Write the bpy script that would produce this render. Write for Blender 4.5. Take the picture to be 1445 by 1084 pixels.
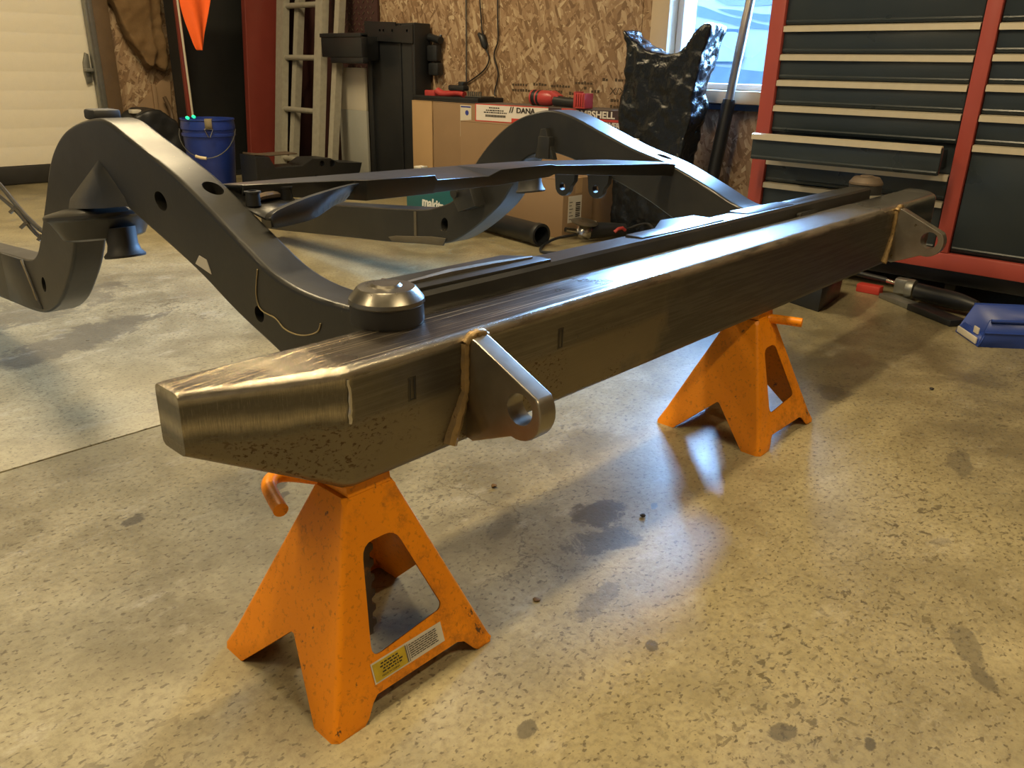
import bpy, bmesh, math, random
from mathutils import Vector, Matrix, noise
from mathutils.geometry import tessellate_polygon
random.seed(7)
scene = bpy.context.scene
col = scene.collection
for o in list(bpy.data.objects): bpy.data.objects.remove(o)

# ---------------------------------------------------------------- camera, world, light, exposure
cam_data = bpy.data.cameras.new('camera')
cam = bpy.data.objects.new('camera', cam_data); col.objects.link(cam)
cam_data.sensor_width = 36.0
cam_data.lens = 36.0 * 1127.5 / 1445.0
cam_data.clip_start = 0.02
cam.matrix_world = (Matrix.Translation((-0.4944, -0.7067, 0.75)) @ Matrix.Rotation(-0.8314, 4, 'Z')
                    @ Matrix.Rotation(math.pi / 2 - 0.3758, 4, 'X') @ Matrix.Rotation(0.0224, 4, 'Z'))
scene.camera = cam
scene.view_settings.view_transform = 'Standard'
scene.view_settings.look = 'None'
scene.view_settings.gamma = 1.0
scene.view_settings.use_curve_mapping = False
scene.view_settings.exposure = 0.0

world = bpy.data.worlds.new('winter_sky'); scene.world = world
world.use_nodes = True
wb = world.node_tree.nodes['Background']
wb.inputs['Color'].default_value = (0.30, 0.58, 1.0, 1)
wb.inputs['Strength'].default_value = 180.0

def area(name, loc, rot, sx, sy, power, color):
    l = bpy.data.lights.new(name, 'AREA'); l.shape = 'RECTANGLE'; l.size = sx; l.size_y = sy
    l.energy = power; l.color = color
    o = bpy.data.objects.new(name, l); col.objects.link(o); o.location = loc; o.rotation_euler = rot
    return o
WARM = (1.0, 0.79, 0.46)
area('ceiling_lamp', (0.35, 0.38, 2.62), (0, 0, 0.0), 1.2, 0.14, 58, WARM)
area('ceiling_lamp', (0.6, -1.5, 2.62), (0, 0, 0.0), 1.2, 0.14, 36, WARM)
area('ceiling_lamp', (1.1, 3.1, 2.62), (0, 0, 0.0), 1.2, 0.14, 72, WARM)
area('ceiling_lamp', (-1.8, 0.9, 2.62), (0, 0, 0.0), 1.2, 0.14, 40, WARM)  # fill light, added to brighten the left-facing sides
portal = area('window_portal', (3.22, 1.08, 1.33), (0, math.pi / 2, 0), 1.32, 0.94, 10, (1, 1, 1))
portal.data.cycles.is_portal = True

# ---------------------------------------------------------------- mesh helpers
def finish(o, label=None, cat=None, group=None, kind=None):
    if label: o['label'] = label
    if cat: o['category'] = cat
    if group: o['group'] = group
    if kind: o['kind'] = kind
    return o

def shade(bm, ang=38):
    bm.normal_update()
    lim = math.radians(ang)
    for f in bm.faces: f.smooth = True
    for e in bm.edges:
        if len(e.link_faces) == 2 and e.calc_face_angle(0) > lim: e.smooth = False

class MB:
    """collects shapes; build() links them as one mesh object"""
    def __init__(s): s.bm = bmesh.new(); s.mats = []; s.cur = 0
    def _tag(s, faces):
        for f in faces: f.material_index = s.cur
    def mat(s, i): s.cur = i; return s
    def add(s, verts, faces, M=None):
        vs = [s.bm.verts.new(M @ Vector(v) if M else v) for v in verts]
        fs = []
        for f in faces:
            try: fs.append(s.bm.faces.new([vs[i] for i in f]))
            except ValueError: pass
        s._tag(fs); return vs, fs
    def box(s, x0, x1, y0, y1, z0, z1, bev=0.0, M=None, seg=2):
        b = bmesh.new()
        v = [b.verts.new(p) for p in ((x0,y0,z0),(x1,y0,z0),(x1,y1,z0),(x0,y1,z0),(x0,y0,z1),(x1,y0,z1),(x1,y1,z1),(x0,y1,z1))]
        for f in ((0,3,2,1),(4,5,6,7),(0,1,5,4),(1,2,6,5),(2,3,7,6),(3,0,4,7)): b.faces.new([v[i] for i in f])
        if bev: bmesh.ops.bevel(b, geom=list(b.edges), offset=bev, segments=seg, affect='EDGES', profile=0.5)
        s.merge(b, M); return s
    def merge(s, b, M=None):
        if M: bmesh.ops.transform(b, matrix=M, verts=b.verts)
        for f in b.faces: f.material_index = s.cur
        me = bpy.data.meshes.new('tmp'); b.to_mesh(me); b.free(); s.bm.from_mesh(me); bpy.data.meshes.remove(me)
    def prism(s, poly, axis, a, b_, bev=0.0, M=None, seg=2):
        """polygon in the plane across axis ('x': (y,z), 'y': (x,z), 'z': (x,y)) extruded from a to b_"""
        def p3(p, t): return {'x': (t, p[0], p[1]), 'y': (p[0], t, p[1]), 'z': (p[0], p[1], t)}[axis]
        b = bmesh.new(); n = len(poly)
        A = [b.verts.new(p3(p, a)) for p in poly]; B = [b.verts.new(p3(p, b_)) for p in poly]
        fa = b.faces.new(A); fb = b.faces.new(B)
        for i in range(n): b.faces.new((A[i], A[(i+1) % n], B[(i+1) % n], B[i]))
        bmesh.ops.recalc_face_normals(b, faces=list(b.faces))
        if bev:
            es = set(fa.edges) | set(fb.edges)
            bmesh.ops.bevel(b, geom=list(es), offset=bev, segments=seg, affect='EDGES', profile=0.5)
        s.merge(b, M); return s
    def tube(s, pts, r, n=8, closed=False, cap=True):
        pts = [Vector(p) for p in pts]; m = len(pts)
        rs = r if isinstance(r, (list, tuple)) else [r] * m
        rings = []; up = None
        for i, p in enumerate(pts):
            if closed: d = pts[(i+1) % m] - pts[i-1]
            else: d = pts[min(i+1, m-1)] - pts[max(i-1, 0)]
            d.normalize()
            if up is None:
                up = Vector((0,0,1)) if abs(d.z) < 0.9 else Vector((1,0,0))
            up = (up - d * up.dot(d)).normalized(); sd = d.cross(up)
            rings.append([s.bm.verts.new(p + (up * math.cos(t) + sd * math.sin(t)) * rs[i]) for t in [2*math.pi*k/n for k in range(n)]])
        fs = []
        for i in range(m if closed else m - 1):
            A = rings[i]; B = rings[(i+1) % m]
            for k in range(n): fs.append(s.bm.faces.new((A[k], A[(k+1) % n], B[(k+1) % n], B[k])))
        if cap and not closed: fs.append(s.bm.faces.new(rings[0][::-1])); fs.append(s.bm.faces.new(rings[-1]))
        s._tag(fs); return s
    def lathe(s, prof, M=None, n=32):
        """profile (r, z) turned about z"""
        M = M or Matrix(); rings = []
        for r, z in prof:
            if r < 1e-6: rings.append([s.bm.verts.new(M @ Vector((0, 0, z)))])
            else: rings.append([s.bm.verts.new(M @ Vector((r*math.cos(2*math.pi*k/n), r*math.sin(2*math.pi*k/n), z))) for k in range(n)])
        fs = []
        for A, B in zip(rings, rings[1:]):
            for k in range(n):
                q = [A[k % len(A)], A[(k+1) % len(A)], B[(k+1) % len(B)], B[k % len(B)]]
                u = []
                for v in q:
                    if v not in u: u.append(v)
                if len(u) > 2: fs.append(s.bm.faces.new(u))
        s._tag(fs); return s
    def build(s, name, mat, parent=None, ang=38, recalc=True):
        bm = s.bm
        if recalc: bmesh.ops.recalc_face_normals(bm, faces=list(bm.faces))
        shade(bm, ang)
        me = bpy.data.meshes.new(name); bm.to_mesh(me); bm.free()
        for m in (mat if isinstance(mat, (list, tuple)) else [mat]): me.materials.append(m)
        o = bpy.data.objects.new(name, me); col.objects.link(o)
        if parent: o.parent = parent
        return o

def empty(name, label, cat, loc=(0, 0, 0), group=None):
    o = bpy.data.objects.new(name, None); col.objects.link(o); o.location = loc; o.empty_display_size = 0.05
    return finish(o, label, cat, group)

def local(o, parent):
    """keep world position while parented to an unrotated empty"""
    o.parent = parent
    p = parent
    off = Vector((0, 0, 0))
    while p: off += p.location; p = p.parent
    o.location = Vector(o.location) - off
    return o

def applied(o):
    bpy.context.view_layer.update()
    dg = bpy.context.evaluated_depsgraph_get()
    me = bpy.data.meshes.new_from_object(o.evaluated_get(dg))
    old = o.data; o.modifiers.clear(); o.data = me; bpy.data.meshes.remove(old)
    return o

def crisp(o):
    m = o.modifiers.new('w', 'WEIGHTED_NORMAL'); m.keep_sharp = True; m.weight = 60
    return applied(o)

def cut(o, cutters):
    """cut pockets and holes, then drop the cutters"""
    for c in cutters:
        m = o.modifiers.new('b', 'BOOLEAN'); m.operation = 'DIFFERENCE'; m.solver = 'EXACT'; m.object = c
    applied(o)
    for c in cutters:
        me = c.data; bpy.data.objects.remove(c); bpy.data.meshes.remove(me)
    bm = bmesh.new(); bm.from_mesh(o.data); shade(bm); bm.to_mesh(o.data); bm.free()
    return crisp(o)

def disc_cut(c, axis, r, d, ry=None, rot=0.0, n=28):
    b = MB()
    R = {'x': Matrix.Rotation(math.pi/2, 4, 'Y'), 'y': Matrix.Rotation(math.pi/2, 4, 'X'), 'z': Matrix()}[axis] if isinstance(axis, str) else axis
    S = Matrix.Diagonal((r, ry or r, 1, 1))
    b.lathe([(0, -d), (1, -d), (1, d), (0, d)], Matrix.Translation(c) @ R @ Matrix.Rotation(rot, 4, 'Z') @ S, n)
    return b.build('hole', [])

def spline(pts, k=5):
    """Catmull-Rom through 2D points"""
    out = []
    P = [pts[0]] + list(pts) + [pts[-1]]
    for i in range(1, len(P) - 2):
        a, b, c, d = P[i-1], P[i], P[i+1], P[i+2]
        for j in range(k):
            t = j / k
            out.append(tuple(0.5 * (2*b[q] + (c[q]-a[q])*t + (2*a[q]-5*b[q]+4*c[q]-d[q])*t*t + (3*b[q]-a[q]-3*c[q]+d[q])*t**3) for q in range(len(b))))
    out.append(tuple(pts[-1])); return out

def arc(cx, cy, r, a0, a1, n=5): return [(cx + r * math.cos(math.radians(a0 + (a1 - a0) * k / n)), cy + r * math.sin(math.radians(a0 + (a1 - a0) * k / n))) for k in range(n + 1)]

def soft(o, vox, smooth=8, disp=0.0, scale=0.06, fine=0.0):
    m = o.modifiers.new('r', 'REMESH'); m.mode = 'VOXEL'; m.voxel_size = vox; m.use_smooth_shade = True
    if smooth: m = o.modifiers.new('s', 'SMOOTH'); m.factor = 0.5; m.iterations = smooth
    for amp, sc in ((disp, scale), (fine, scale * 0.35)):
        if amp:
            t = bpy.data.textures.new('folds', 'CLOUDS'); t.noise_scale = sc
            m = o.modifiers.new('d', 'DISPLACE'); m.texture = t; m.strength = amp; m.mid_level = 0.5; m.texture_coords = 'GLOBAL'
    applied(o)
    for p in o.data.polygons: p.use_smooth = True
    return o

def text(name, body, size, M, mat, parent, sx=1.0, depth=0.0006, bold=0.0):
    c = bpy.data.curves.new(name, 'FONT'); c.body = body; c.size = size; c.extrude = depth; c.align_x = 'LEFT'; c.offset = bold
    t = bpy.data.objects.new(name, c); col.objects.link(t)
    bpy.context.view_layer.update()
    me = bpy.data.meshes.new_from_object(t.evaluated_get(bpy.context.evaluated_depsgraph_get()))
    bpy.data.objects.remove(t)
    me.transform(M @ Matrix.Diagonal((sx, 1, 1, 1)))
    me.materials.clear(); me.materials.append(mat)
    o = bpy.data.objects.new(name, me); col.objects.link(o)
    if parent: local(o, parent)
    return o

def frame_m(origin, ex, ey):
    ex = Vector(ex).normalized(); ey = Vector(ey).normalized(); ez = ex.cross(ey)
    return Matrix(((ex.x, ey.x, ez.x, origin[0]), (ex.y, ey.y, ez.y, origin[1]), (ex.z, ey.z, ez.z, origin[2]), (0, 0, 0, 1)))

# ---------------------------------------------------------------- material helpers
class NT:
    def __init__(s, name):
        s.m = bpy.data.materials.new(name); s.m.use_nodes = True
        s.t = s.m.node_tree; s.n = s.t.nodes; s.b = s.n['Principled BSDF']
        s.co = s.n.new('ShaderNodeTexCoord').outputs['Object']
    def link(s, a, b): s.t.links.new(a, b)
    def val(s, sock, v):
        if hasattr(v, 'is_output'): s.link(v, sock)
        elif isinstance(v, (tuple, list)) and len(v) == 3 and sock.type == 'RGBA': sock.default_value = (*v, 1)
        else: sock.default_value = v
    def mapping(s, scale=(1, 1, 1), rot=(0, 0, 0), loc=(0, 0, 0), co=None):
        m = s.n.new('ShaderNodeMapping'); s.link(co or s.co, m.inputs[0])
        m.inputs['Scale'].default_value = scale; m.inputs['Rotation'].default_value = rot; m.inputs['Location'].default_value = loc
        return m.outputs[0]
    def noise(s, scale, detail=4, rough=0.55, co=None, dist=0.0):
        n = s.n.new('ShaderNodeTexNoise'); s.link(co or s.co, n.inputs['Vector'])
        n.inputs['Scale'].default_value = scale; n.inputs['Detail'].default_value = detail
        n.inputs['Roughness'].default_value = rough; n.inputs['Distortion'].default_value = dist
        return n.outputs['Fac']
    def voronoi(s, scale, co=None, out='Color', feature='F1'):
        n = s.n.new('ShaderNodeTexVoronoi'); n.feature = feature; s.link(co or s.co, n.inputs['Vector']); n.inputs['Scale'].default_value = scale
        return n.outputs[out]
    def ramp(s, fac, stops, interp='LINEAR'):
        r = s.n.new('ShaderNodeValToRGB'); s.link(fac, r.inputs[0]); e = r.color_ramp.elements; r.color_ramp.interpolation = interp
        while len(e) < len(stops): e.new(0.5)
        for k, (p, c) in zip(e, stops):
            k.position = p; k.color = (c, c, c, 1) if isinstance(c, (int, float)) else (*c, 1)
        return r.outputs[0]
    def mix(s, fac, a, b, mode='MIX'):
        m = s.n.new('ShaderNodeMix'); m.data_type = 'RGBA'; m.blend_type = mode
        s.val(m.inputs[0], fac); s.val(m.inputs[6], a); s.val(m.inputs[7], b); return m.outputs[2]
    def math(s, op, a, b=0.0, c=0.0):
        m = s.n.new('ShaderNodeMath'); m.operation = op
        s.val(m.inputs[0], a); s.val(m.inputs[1], b); s.val(m.inputs[2], c); return m.outputs[0]
    def xyz(s, co=None):
        m = s.n.new('ShaderNodeSeparateXYZ'); s.link(co or s.co, m.inputs[0]); return m.outputs
    def comb(s, x, y, z):
        m = s.n.new('ShaderNodeCombineXYZ')
        for i, v in enumerate((x, y, z)): s.val(m.inputs[i], v)
        return m.outputs[0]
    def bump(s, h, strength=0.3, dist=0.01):
        b = s.n.new('ShaderNodeBump'); b.inputs['Strength'].default_value = strength; b.inputs['Distance'].default_value = dist
        s.link(h, b.inputs['Height']); s.link(b.outputs[0], s.b.inputs['Normal'])
    def set(s, color=None, rough=None, metal=None, spec=None, coat=None):
        for k, v in (('Base Color', color), ('Roughness', rough), ('Metallic', metal), ('Specular IOR Level', spec), ('Coat Weight', coat)):
            if v is not None: s.val(s.b.inputs[k], v)
        return s.m

def paint(name, c, rough=0.45, var=0.15, scale=14, metal=0.0, wear=None, wear_at=0.68, bump=0.0, spec=None):
    t = NT(name)
    f = t.noise(scale, 5, 0.6)
    colr = t.mix(f, tuple(x * (1 - var) for x in c), tuple(min(1, x * (1 + var)) for x in c))
    if wear:
        w = t.ramp(t.noise(scale * 1.7, 8, 0.7), [(wear_at, 0.0), (wear_at + 0.04, 1.0)])
        colr = t.mix(w, colr, wear)
    r = t.math('ADD', t.math('MULTIPLY', t.noise(scale * 2, 3), 0.16), rough - 0.08)
    if bump: t.bump(t.noise(scale * 6, 4), bump, 0.004)
    return t.set(colr, r, metal, spec)

def flat(name, c, rough=0.5, metal=0.0, emit=0.0, spec=0.5):
    t = NT(name); f = t.noise(30, 2)
    m = t.set(t.mix(f, tuple(x * 0.93 for x in c), c), rough, metal, spec)
    if emit: t.b.inputs['Emission Color'].default_value = (*c, 1); t.b.inputs['Emission Strength'].default_value = emit
    return m

def concrete_mat():
    t = NT('stained_concrete')
    big = t.noise(1.3, 5, 0.6); mid = t.noise(6, 6, 0.65, dist=0.3); fine = t.noise(90, 4, 0.7)
    c = t.mix(t.ramp(big, [(0.36, 0), (0.66, 1)]), (0.165, 0.139, 0.082), (0.365, 0.315, 0.182))
    c = t.mix(t.math('MULTIPLY', t.ramp(mid, [(0.42, 0), (0.68, 1)]), 0.6), c, (0.455, 0.395, 0.24))
    c = t.mix(t.math('MULTIPLY', t.ramp(fine, [(0.35, 1), (0.55, 0)]), 0.45), c, (0.15, 0.12, 0.075))
    # small oval spots
    area_m = t.ramp(t.noise(2.6, 4, 0.6, co=t.mapping(loc=(3, 1, 0))), [(0.50, 0), (0.64, 1)])
    sp = t.ramp(t.noise(46, 4, 0.6, co=t.mapping((1, 1.35, 1), (0, 0, 0.8)), dist=0.8), [(0.575, 0), (0.625, 1)])
    spots = t.math('MULTIPLY', sp, area_m)
    c = t.mix(t.math('MULTIPLY', spots, 0.75), c, (0.085, 0.068, 0.04))
    sp2 = t.ramp(t.noise(95, 2, 0.5, co=t.mapping((1, 1.5, 1), (0, 0, 0.8))), [(0.60, 0), (0.66, 1)])
    c = t.mix(t.math('MULTIPLY', sp2, 0.7), c, (0.085, 0.065, 0.04))
    # oil stains with a place of their own
    x, y, z = t.xyz(); wob = t.noise(11, 9, 0.74, dist=0.5)
    stain = None
    for sx, sy, rx, ry, a, amp in ((0.540, 0.025, 0.080, 0.040, 0.3, 1.0), (0.495, -0.035, 0.085, 0.045, -0.6, .85), (0.535, 0.062, .03, .018, .5, 1.0), (0.648, -0.030, 0.016, 0.008, 0.4, 1.0), (-0.045, 0.596, 0.030, 0.018, 0.7, 1.0), (0.20, 0.53, 0.045, 0.022, 0.9, .9), (0.19, 0.49, .018, .01, .4, .9),
                        (0.28, 0.84, 0.09, 0.05, 0.3, .6), (0.27, 1.68, 0.30, 0.10, 0.4, .8), (0.33, 2.10, 0.30, 0.16, 0.5, .7), (0.26, 1.10, 0.14, 0.05, 0.9, .55), (0.896, -0.453, 0.022, 0.012, -.5, .7), (0.575, -0.60, 0.050, 0.016, .7, .75), (0.62, -0.575, 0.055, 0.02, .6, .6),
                        (0.317, -0.245, 0.016, 0.011, .4, .95), (0.080, -0.220, 0.02, 0.013, .2, .85), (0.293, -0.450, 0.020, 0.012, -.3, .8), (0.351, -0.534, 0.015, 0.009, .2, 1.0), (1.26, -0.385, 0.09, 0.03, .3, .6), (0.350, -0.13, 0.07, 0.022, .2, .55), (0.39, 0.12, 0.05, .02, .6, .5), (1.45, -0.03, 0.07, 0.05, 0.3, .7), (1.38, 0.05, 0.10, 0.05, .3, .45)):
        dx = t.math('SUBTRACT', x, sx); dy = t.math('SUBTRACT', y, sy); ca, sa = math.cos(a), math.sin(a)
        u = t.math('DIVIDE', t.math('ADD', t.math('MULTIPLY', dx, ca), t.math('MULTIPLY', dy, sa)), rx)
        v = t.math('DIVIDE', t.math('SUBTRACT', t.math('MULTIPLY', dy, ca), t.math('MULTIPLY', dx, sa)), ry)
        d = t.math('SQRT', t.math('ADD', t.math('MULTIPLY', u, u), t.math('MULTIPLY', v, v)))
        d = t.math('ADD', d, t.math('MULTIPLY', t.math('SUBTRACT', wob, 0.5), 3.4))
        k = t.math('MULTIPLY', t.ramp(d, [(0.75, 1), (0.98, 0)]), amp)
        stain = k if stain is None else t.math('MAXIMUM', stain, k)
    c = t.mix(t.math('MULTIPLY', stain, 0.82), c, (0.085, 0.075, 0.058))
    # hairline cracks
    cr = t.ramp(t.voronoi(3.0, t.mapping((1, 1, 1), (0, 0, .5), co=t.comb(t.math('ADD', x, t.math('MULTIPLY', t.noise(9, 6, .7), .16)), t.math('ADD', y, t.math('MULTIPLY', t.noise(9, 6, .7, co=t.mapping(loc=(4, 4, 0))), .16)), 0.0)), 'Distance', 'DISTANCE_TO_EDGE'), [(0.0, 1), (0.010, 0)])
    dxc = t.math('SUBTRACT', x, 0.45); dyc = t.math('SUBTRACT', y, 0.12)
    near_c = t.ramp(t.math('SQRT', t.math('ADD', t.math('MULTIPLY', dxc, dxc), t.math('MULTIPLY', dyc, dyc))), [(0.16, 1), (0.30, 0)])
    c = t.mix(t.math('MULTIPLY', t.math('MULTIPLY', cr, near_c), 0.7), c, (0.06, 0.045, 0.03))
    # pale scuffed film
    sc = t.ramp(t.noise(5, 9, 0.78, co=t.mapping((1, 2.2, 1), (0, 0, 0.25))), [(0.56, 0), (0.66, 1)])
    c = t.mix(t.math('MULTIPLY', sc, 0.38), c, (0.53, 0.48, 0.36))
    r = t.math('ADD', t.math('MULTIPLY', mid, 0.30), 0.22)
    r = t.math('SUBTRACT', r, t.math('MULTIPLY', stain, 0.06))
    t.bump(t.math('ADD', t.math('MULTIPLY', fine, 0.6), t.math('MULTIPLY', mid, 0.8)), 0.22, 0.004)
    return t.set(c, r, 0.0, 0.5)

def osb_mat():
    t = NT('oriented_strand_board')
    x, y, z = t.xyz(); p = t.comb(t.math('ADD', x, y), z, 0.0)
    wob = t.noise(5, 3, co=p)
    base = None; sel = None
    cols = [(0.0, (0.15, 0.085, 0.045)), (0.3, (0.26, 0.16, 0.09)), (0.6, (0.36, 0.24, 0.145)), (0.85, (0.46, 0.335, 0.215)), (1.0, (0.60, 0.48, 0.32))]
    for k, (rot, sc, lo) in enumerate(((0.1, (16, 58, 1), 0.0), (1.35, (15, 52, 1), 3.1), (-0.6, (13, 56, 1), 7.7), (2.2, (18, 62, 1), 5.2), (0.75, (15, 58, 1), 9.4), (-1.2, (17, 60, 1), 1.9))):
        m1 = t.mapping((1, 1, 1), (0, 0, rot), (lo, lo * .7, 0), co=p)
        m1 = t.mapping(sc, co=m1)
        v = t.voronoi(1.0, m1)
        sep = t.n.new('ShaderNodeSeparateColor'); t.link(v, sep.inputs[0])
        cc = t.ramp(sep.outputs[0], cols)
        if base is None: base = cc
        else:
            f = t.ramp(sep.outputs[1], [(0.62, 0), (0.63, 1)], 'CONSTANT')
            base = t.mix(f, base, cc)
    g = t.noise(60, 3, co=t.mapping((1, 5, 1), co=p))
    base = t.mix(t.math('MULTIPLY', g, 0.4), base, (0.25, 0.15, 0.07))
    t.bump(g, 0.2, 0.004)
    return t.set(base, 0.6)

def steel_mat():
    t = NT('bare_ground_steel')
    x, y, z = t.xyz()
    st = t.noise(3, 7, 0.72, co=t.mapping((1.6, 55, 55)))            # grinding streaks along the beam
    cross = t.noise(4, 5, 0.7, co=t.mapping((220, 220, 16), (0, 0.45, 0)))
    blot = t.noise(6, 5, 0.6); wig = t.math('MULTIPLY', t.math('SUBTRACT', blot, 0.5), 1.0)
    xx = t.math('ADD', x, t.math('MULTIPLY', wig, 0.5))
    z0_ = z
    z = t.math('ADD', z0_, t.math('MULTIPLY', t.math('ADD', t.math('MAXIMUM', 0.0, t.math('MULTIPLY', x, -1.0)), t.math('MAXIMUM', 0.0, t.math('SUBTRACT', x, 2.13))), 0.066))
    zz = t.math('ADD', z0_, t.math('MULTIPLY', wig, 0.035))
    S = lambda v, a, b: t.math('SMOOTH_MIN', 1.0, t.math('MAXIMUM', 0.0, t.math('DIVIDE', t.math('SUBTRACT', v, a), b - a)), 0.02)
    c = t.mix(t.ramp(blot, [(0.35, 0), (0.7, 1)]), (0.095, 0.088, 0.076), (0.165, 0.152, 0.13))
    c = t.mix(t.math('MULTIPLY', t.ramp(st, [(0.45, 0), (0.65, 1)]), 0.35), c, (0.29, 0.27, 0.235))
    r = t.math('ADD', t.math('MULTIPLY', blot, 0.18), 0.20)
    # polished flanks at both tapered ends; their reflections painted as bright colour bands
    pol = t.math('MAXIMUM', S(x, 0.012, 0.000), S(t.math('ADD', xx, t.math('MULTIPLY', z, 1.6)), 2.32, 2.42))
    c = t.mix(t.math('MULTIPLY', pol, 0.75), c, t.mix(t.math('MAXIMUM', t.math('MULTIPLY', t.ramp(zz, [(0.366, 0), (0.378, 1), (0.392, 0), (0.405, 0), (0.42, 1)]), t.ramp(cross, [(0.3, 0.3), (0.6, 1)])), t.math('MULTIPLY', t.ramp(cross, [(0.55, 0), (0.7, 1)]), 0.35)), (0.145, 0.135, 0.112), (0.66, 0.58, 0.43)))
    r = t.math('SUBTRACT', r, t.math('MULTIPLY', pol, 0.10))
    # flat mill scale on the far half of the face
    mill = t.math('MULTIPLY', S(t.math('SUBTRACT', xx, t.math('MULTIPLY', z, 0.9)), 0.34, 0.40), t.math('SUBTRACT', 1.0, pol))
    c = t.mix(t.math('MULTIPLY', mill, 0.85), c, t.mix(t.ramp(st, [(0.46, 0), (0.54, 1)]), (0.092, 0.088, 0.082), (0.125, 0.12, 0.112)))
    r = t.math('ADD', r, t.math('MULTIPLY', mill, 0.16))
    # browned pitted lower half
    low = t.math('MULTIPLY', S(zz, 0.366, 0.354), t.math('SUBTRACT', 1.0, mill))
    c = t.mix(t.math('MULTIPLY', low, 0.85), c, t.mix(blot, (0.185, 0.155, 0.105), (0.26, 0.225, 0.16)))
    r = t.math('ADD', r, t.math('MULTIPLY', low, 0.14))
    pit = t.ramp(t.noise(230, 3, 0.6, co=t.mapping((0.6, 1, 1.1), (0, 0.75, 0))), [(0.555, 0), (0.62, 1)])
    pit = t.math('MULTIPLY', pit, t.math('MULTIPLY', S(zz, 0.372, 0.355), t.ramp(t.noise(8, 3, co=t.mapping(loc=(5, 0, 2))), [(0.44, 0), (0.56, 1)])))
    pit = t.math('MULTIPLY', pit, t.math('SUBTRACT', 1.0, t.math('MULTIPLY', mill, 0.85)))
    c = t.mix(t.math('MULTIPLY', pit, 0.8), c, (0.075, 0.042, 0.02))
    # upper face: brown and scratched near the camera, clean beyond
    top = S(z, 0.4285, 0.4305)
    near = S(t.math('ADD', xx, t.math('MULTIPLY', y, 1.2)), 0.62, 0.50)
    scr = t.ramp(t.noise(2.0, 4, 0.6, co=t.mapping((1.2, 150, 1), (0, 0, -0.05))), [(0.565, 0), (0.61, 1)])
    tc_ = t.mix(near, t.mix(st, (0.25, 0.25, 0.25), (0.37, 0.37, 0.37)), t.mix(scr, (0.085, 0.068, 0.058), (0.60, 0.50, 0.36)))
    c = t.mix(top, c, tc_)
    # bright sanded front corner
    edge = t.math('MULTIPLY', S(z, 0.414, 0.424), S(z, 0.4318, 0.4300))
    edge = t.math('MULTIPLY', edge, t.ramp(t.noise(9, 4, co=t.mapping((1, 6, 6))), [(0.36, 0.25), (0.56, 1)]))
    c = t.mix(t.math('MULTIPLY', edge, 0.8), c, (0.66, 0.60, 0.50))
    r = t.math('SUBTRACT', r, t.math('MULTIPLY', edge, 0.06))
    brush = t.noise(1.0, 3, 0.6, co=t.mapping((3.0, 420, 1)))
    h0 = t.math('MULTIPLY', t.math('MULTIPLY', top, t.math('SUBTRACT', 1.0, t.math('MULTIPLY', near, .5))), t.math('MULTIPLY', brush, 1.6))
    h = t.math('SUBTRACT', t.math('ADD', t.math('MULTIPLY', st, 0.4), t.math('MULTIPLY', cross, t.math('ADD', 0.15, t.math('MULTIPLY', pol, 0.5)))), t.math('MULTIPLY', pit, 1.2))
    h = t.math('ADD', h, h0)
    t.bump(h, 0.28, 0.003)
    return t.set(c, r, 0.92)

def frame_mat():
    t = NT('satin_black_chassis_paint')
    f = t.noise(9, 5, 0.6)
    c = t.mix(f, (0.014, 0.014, 0.0135), (0.024, 0.0235, 0.022))
    w = t.ramp(t.noise(16, 9, 0.75, co=t.mapping(loc=(2, 5, 1))), [(0.675, 0), (0.695, 1)])
    c = t.mix(w, c, (0.30, 0.22, 0.12))
    dust = t.ramp(t.noise(3.5, 6, 0.7), [(0.45, 0), (0.75, 1)])
    c = t.mix(t.math('MULTIPLY', dust, 0.22), c, (0.085, 0.075, 0.055))
    r = t.math('ADD', t.math('MULTIPLY', f, 0.2), 0.24)
    t.bump(t.noise(60, 4), 0.06, 0.003)
    return t.set(c, r, 0.0, 0.5)

def orange_mat():
    t = NT('scuffed_orange_paint')
    f = t.noise(12, 4, 0.6)
    c = t.mix(f, (0.74, 0.225, 0.003), (0.90, 0.305, 0.005))
    gr = t.ramp(t.noise(9, 9, 0.78), [(0.52, 0), (0.72, 1)])
    c = t.mix(t.math('MULTIPLY', gr, 0.72), c, (0.13, 0.045, 0.012))
    spk = t.ramp(t.noise(150, 3, 0.6), [(0.58, 0), (0.66, 1)])
    c = t.mix(t.math('MULTIPLY', spk, 0.35), c, (0.22, 0.07, 0.01))
    chip = t.ramp(t.noise(38, 5, 0.7, co=t.mapping((1, 1, 0.6), loc=(4, 2, 0))), [(0.66, 0), (0.69, 1)])
    c = t.mix(t.math('MULTIPLY', chip, 0.9), c, (0.04, 0.03, 0.02))
    t.bump(t.noise(220, 3, 0.6), 0.12, 0.002)
    return t.set(c, t.math('ADD', t.math('MULTIPLY', gr, 0.2), 0.42), None, 0.35)

def glass_mat():
    t = NT('window_glass')
    tr = t.n.new('ShaderNodeBsdfTransparent'); gl = t.n.new('ShaderNodeBsdfGlossy'); gl.inputs['Roughness'].default_value = 0.03
    fr = t.n.new('ShaderNodeFresnel'); fr.inputs['IOR'].default_value = 1.45
    mx = t.n.new('ShaderNodeMixShader'); t.link(fr.outputs[0], mx.inputs[0]); t.link(tr.outputs[0], mx.inputs[1]); t.link(gl.outputs[0], mx.inputs[2])
    dirt = t.noise(25, 6, 0.7); tr.inputs['Color'].default_value = (0.93, 0.96, 1, 1)
    t.link(t.ramp(dirt, [(0.3, (0.96, 0.98, 1)), (0.8, (0.86, 0.9, 0.95))]), tr.inputs['Color'])
    t.link(mx.outputs[0], t.n['Material Output'].inputs['Surface'])
    return t.m

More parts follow.
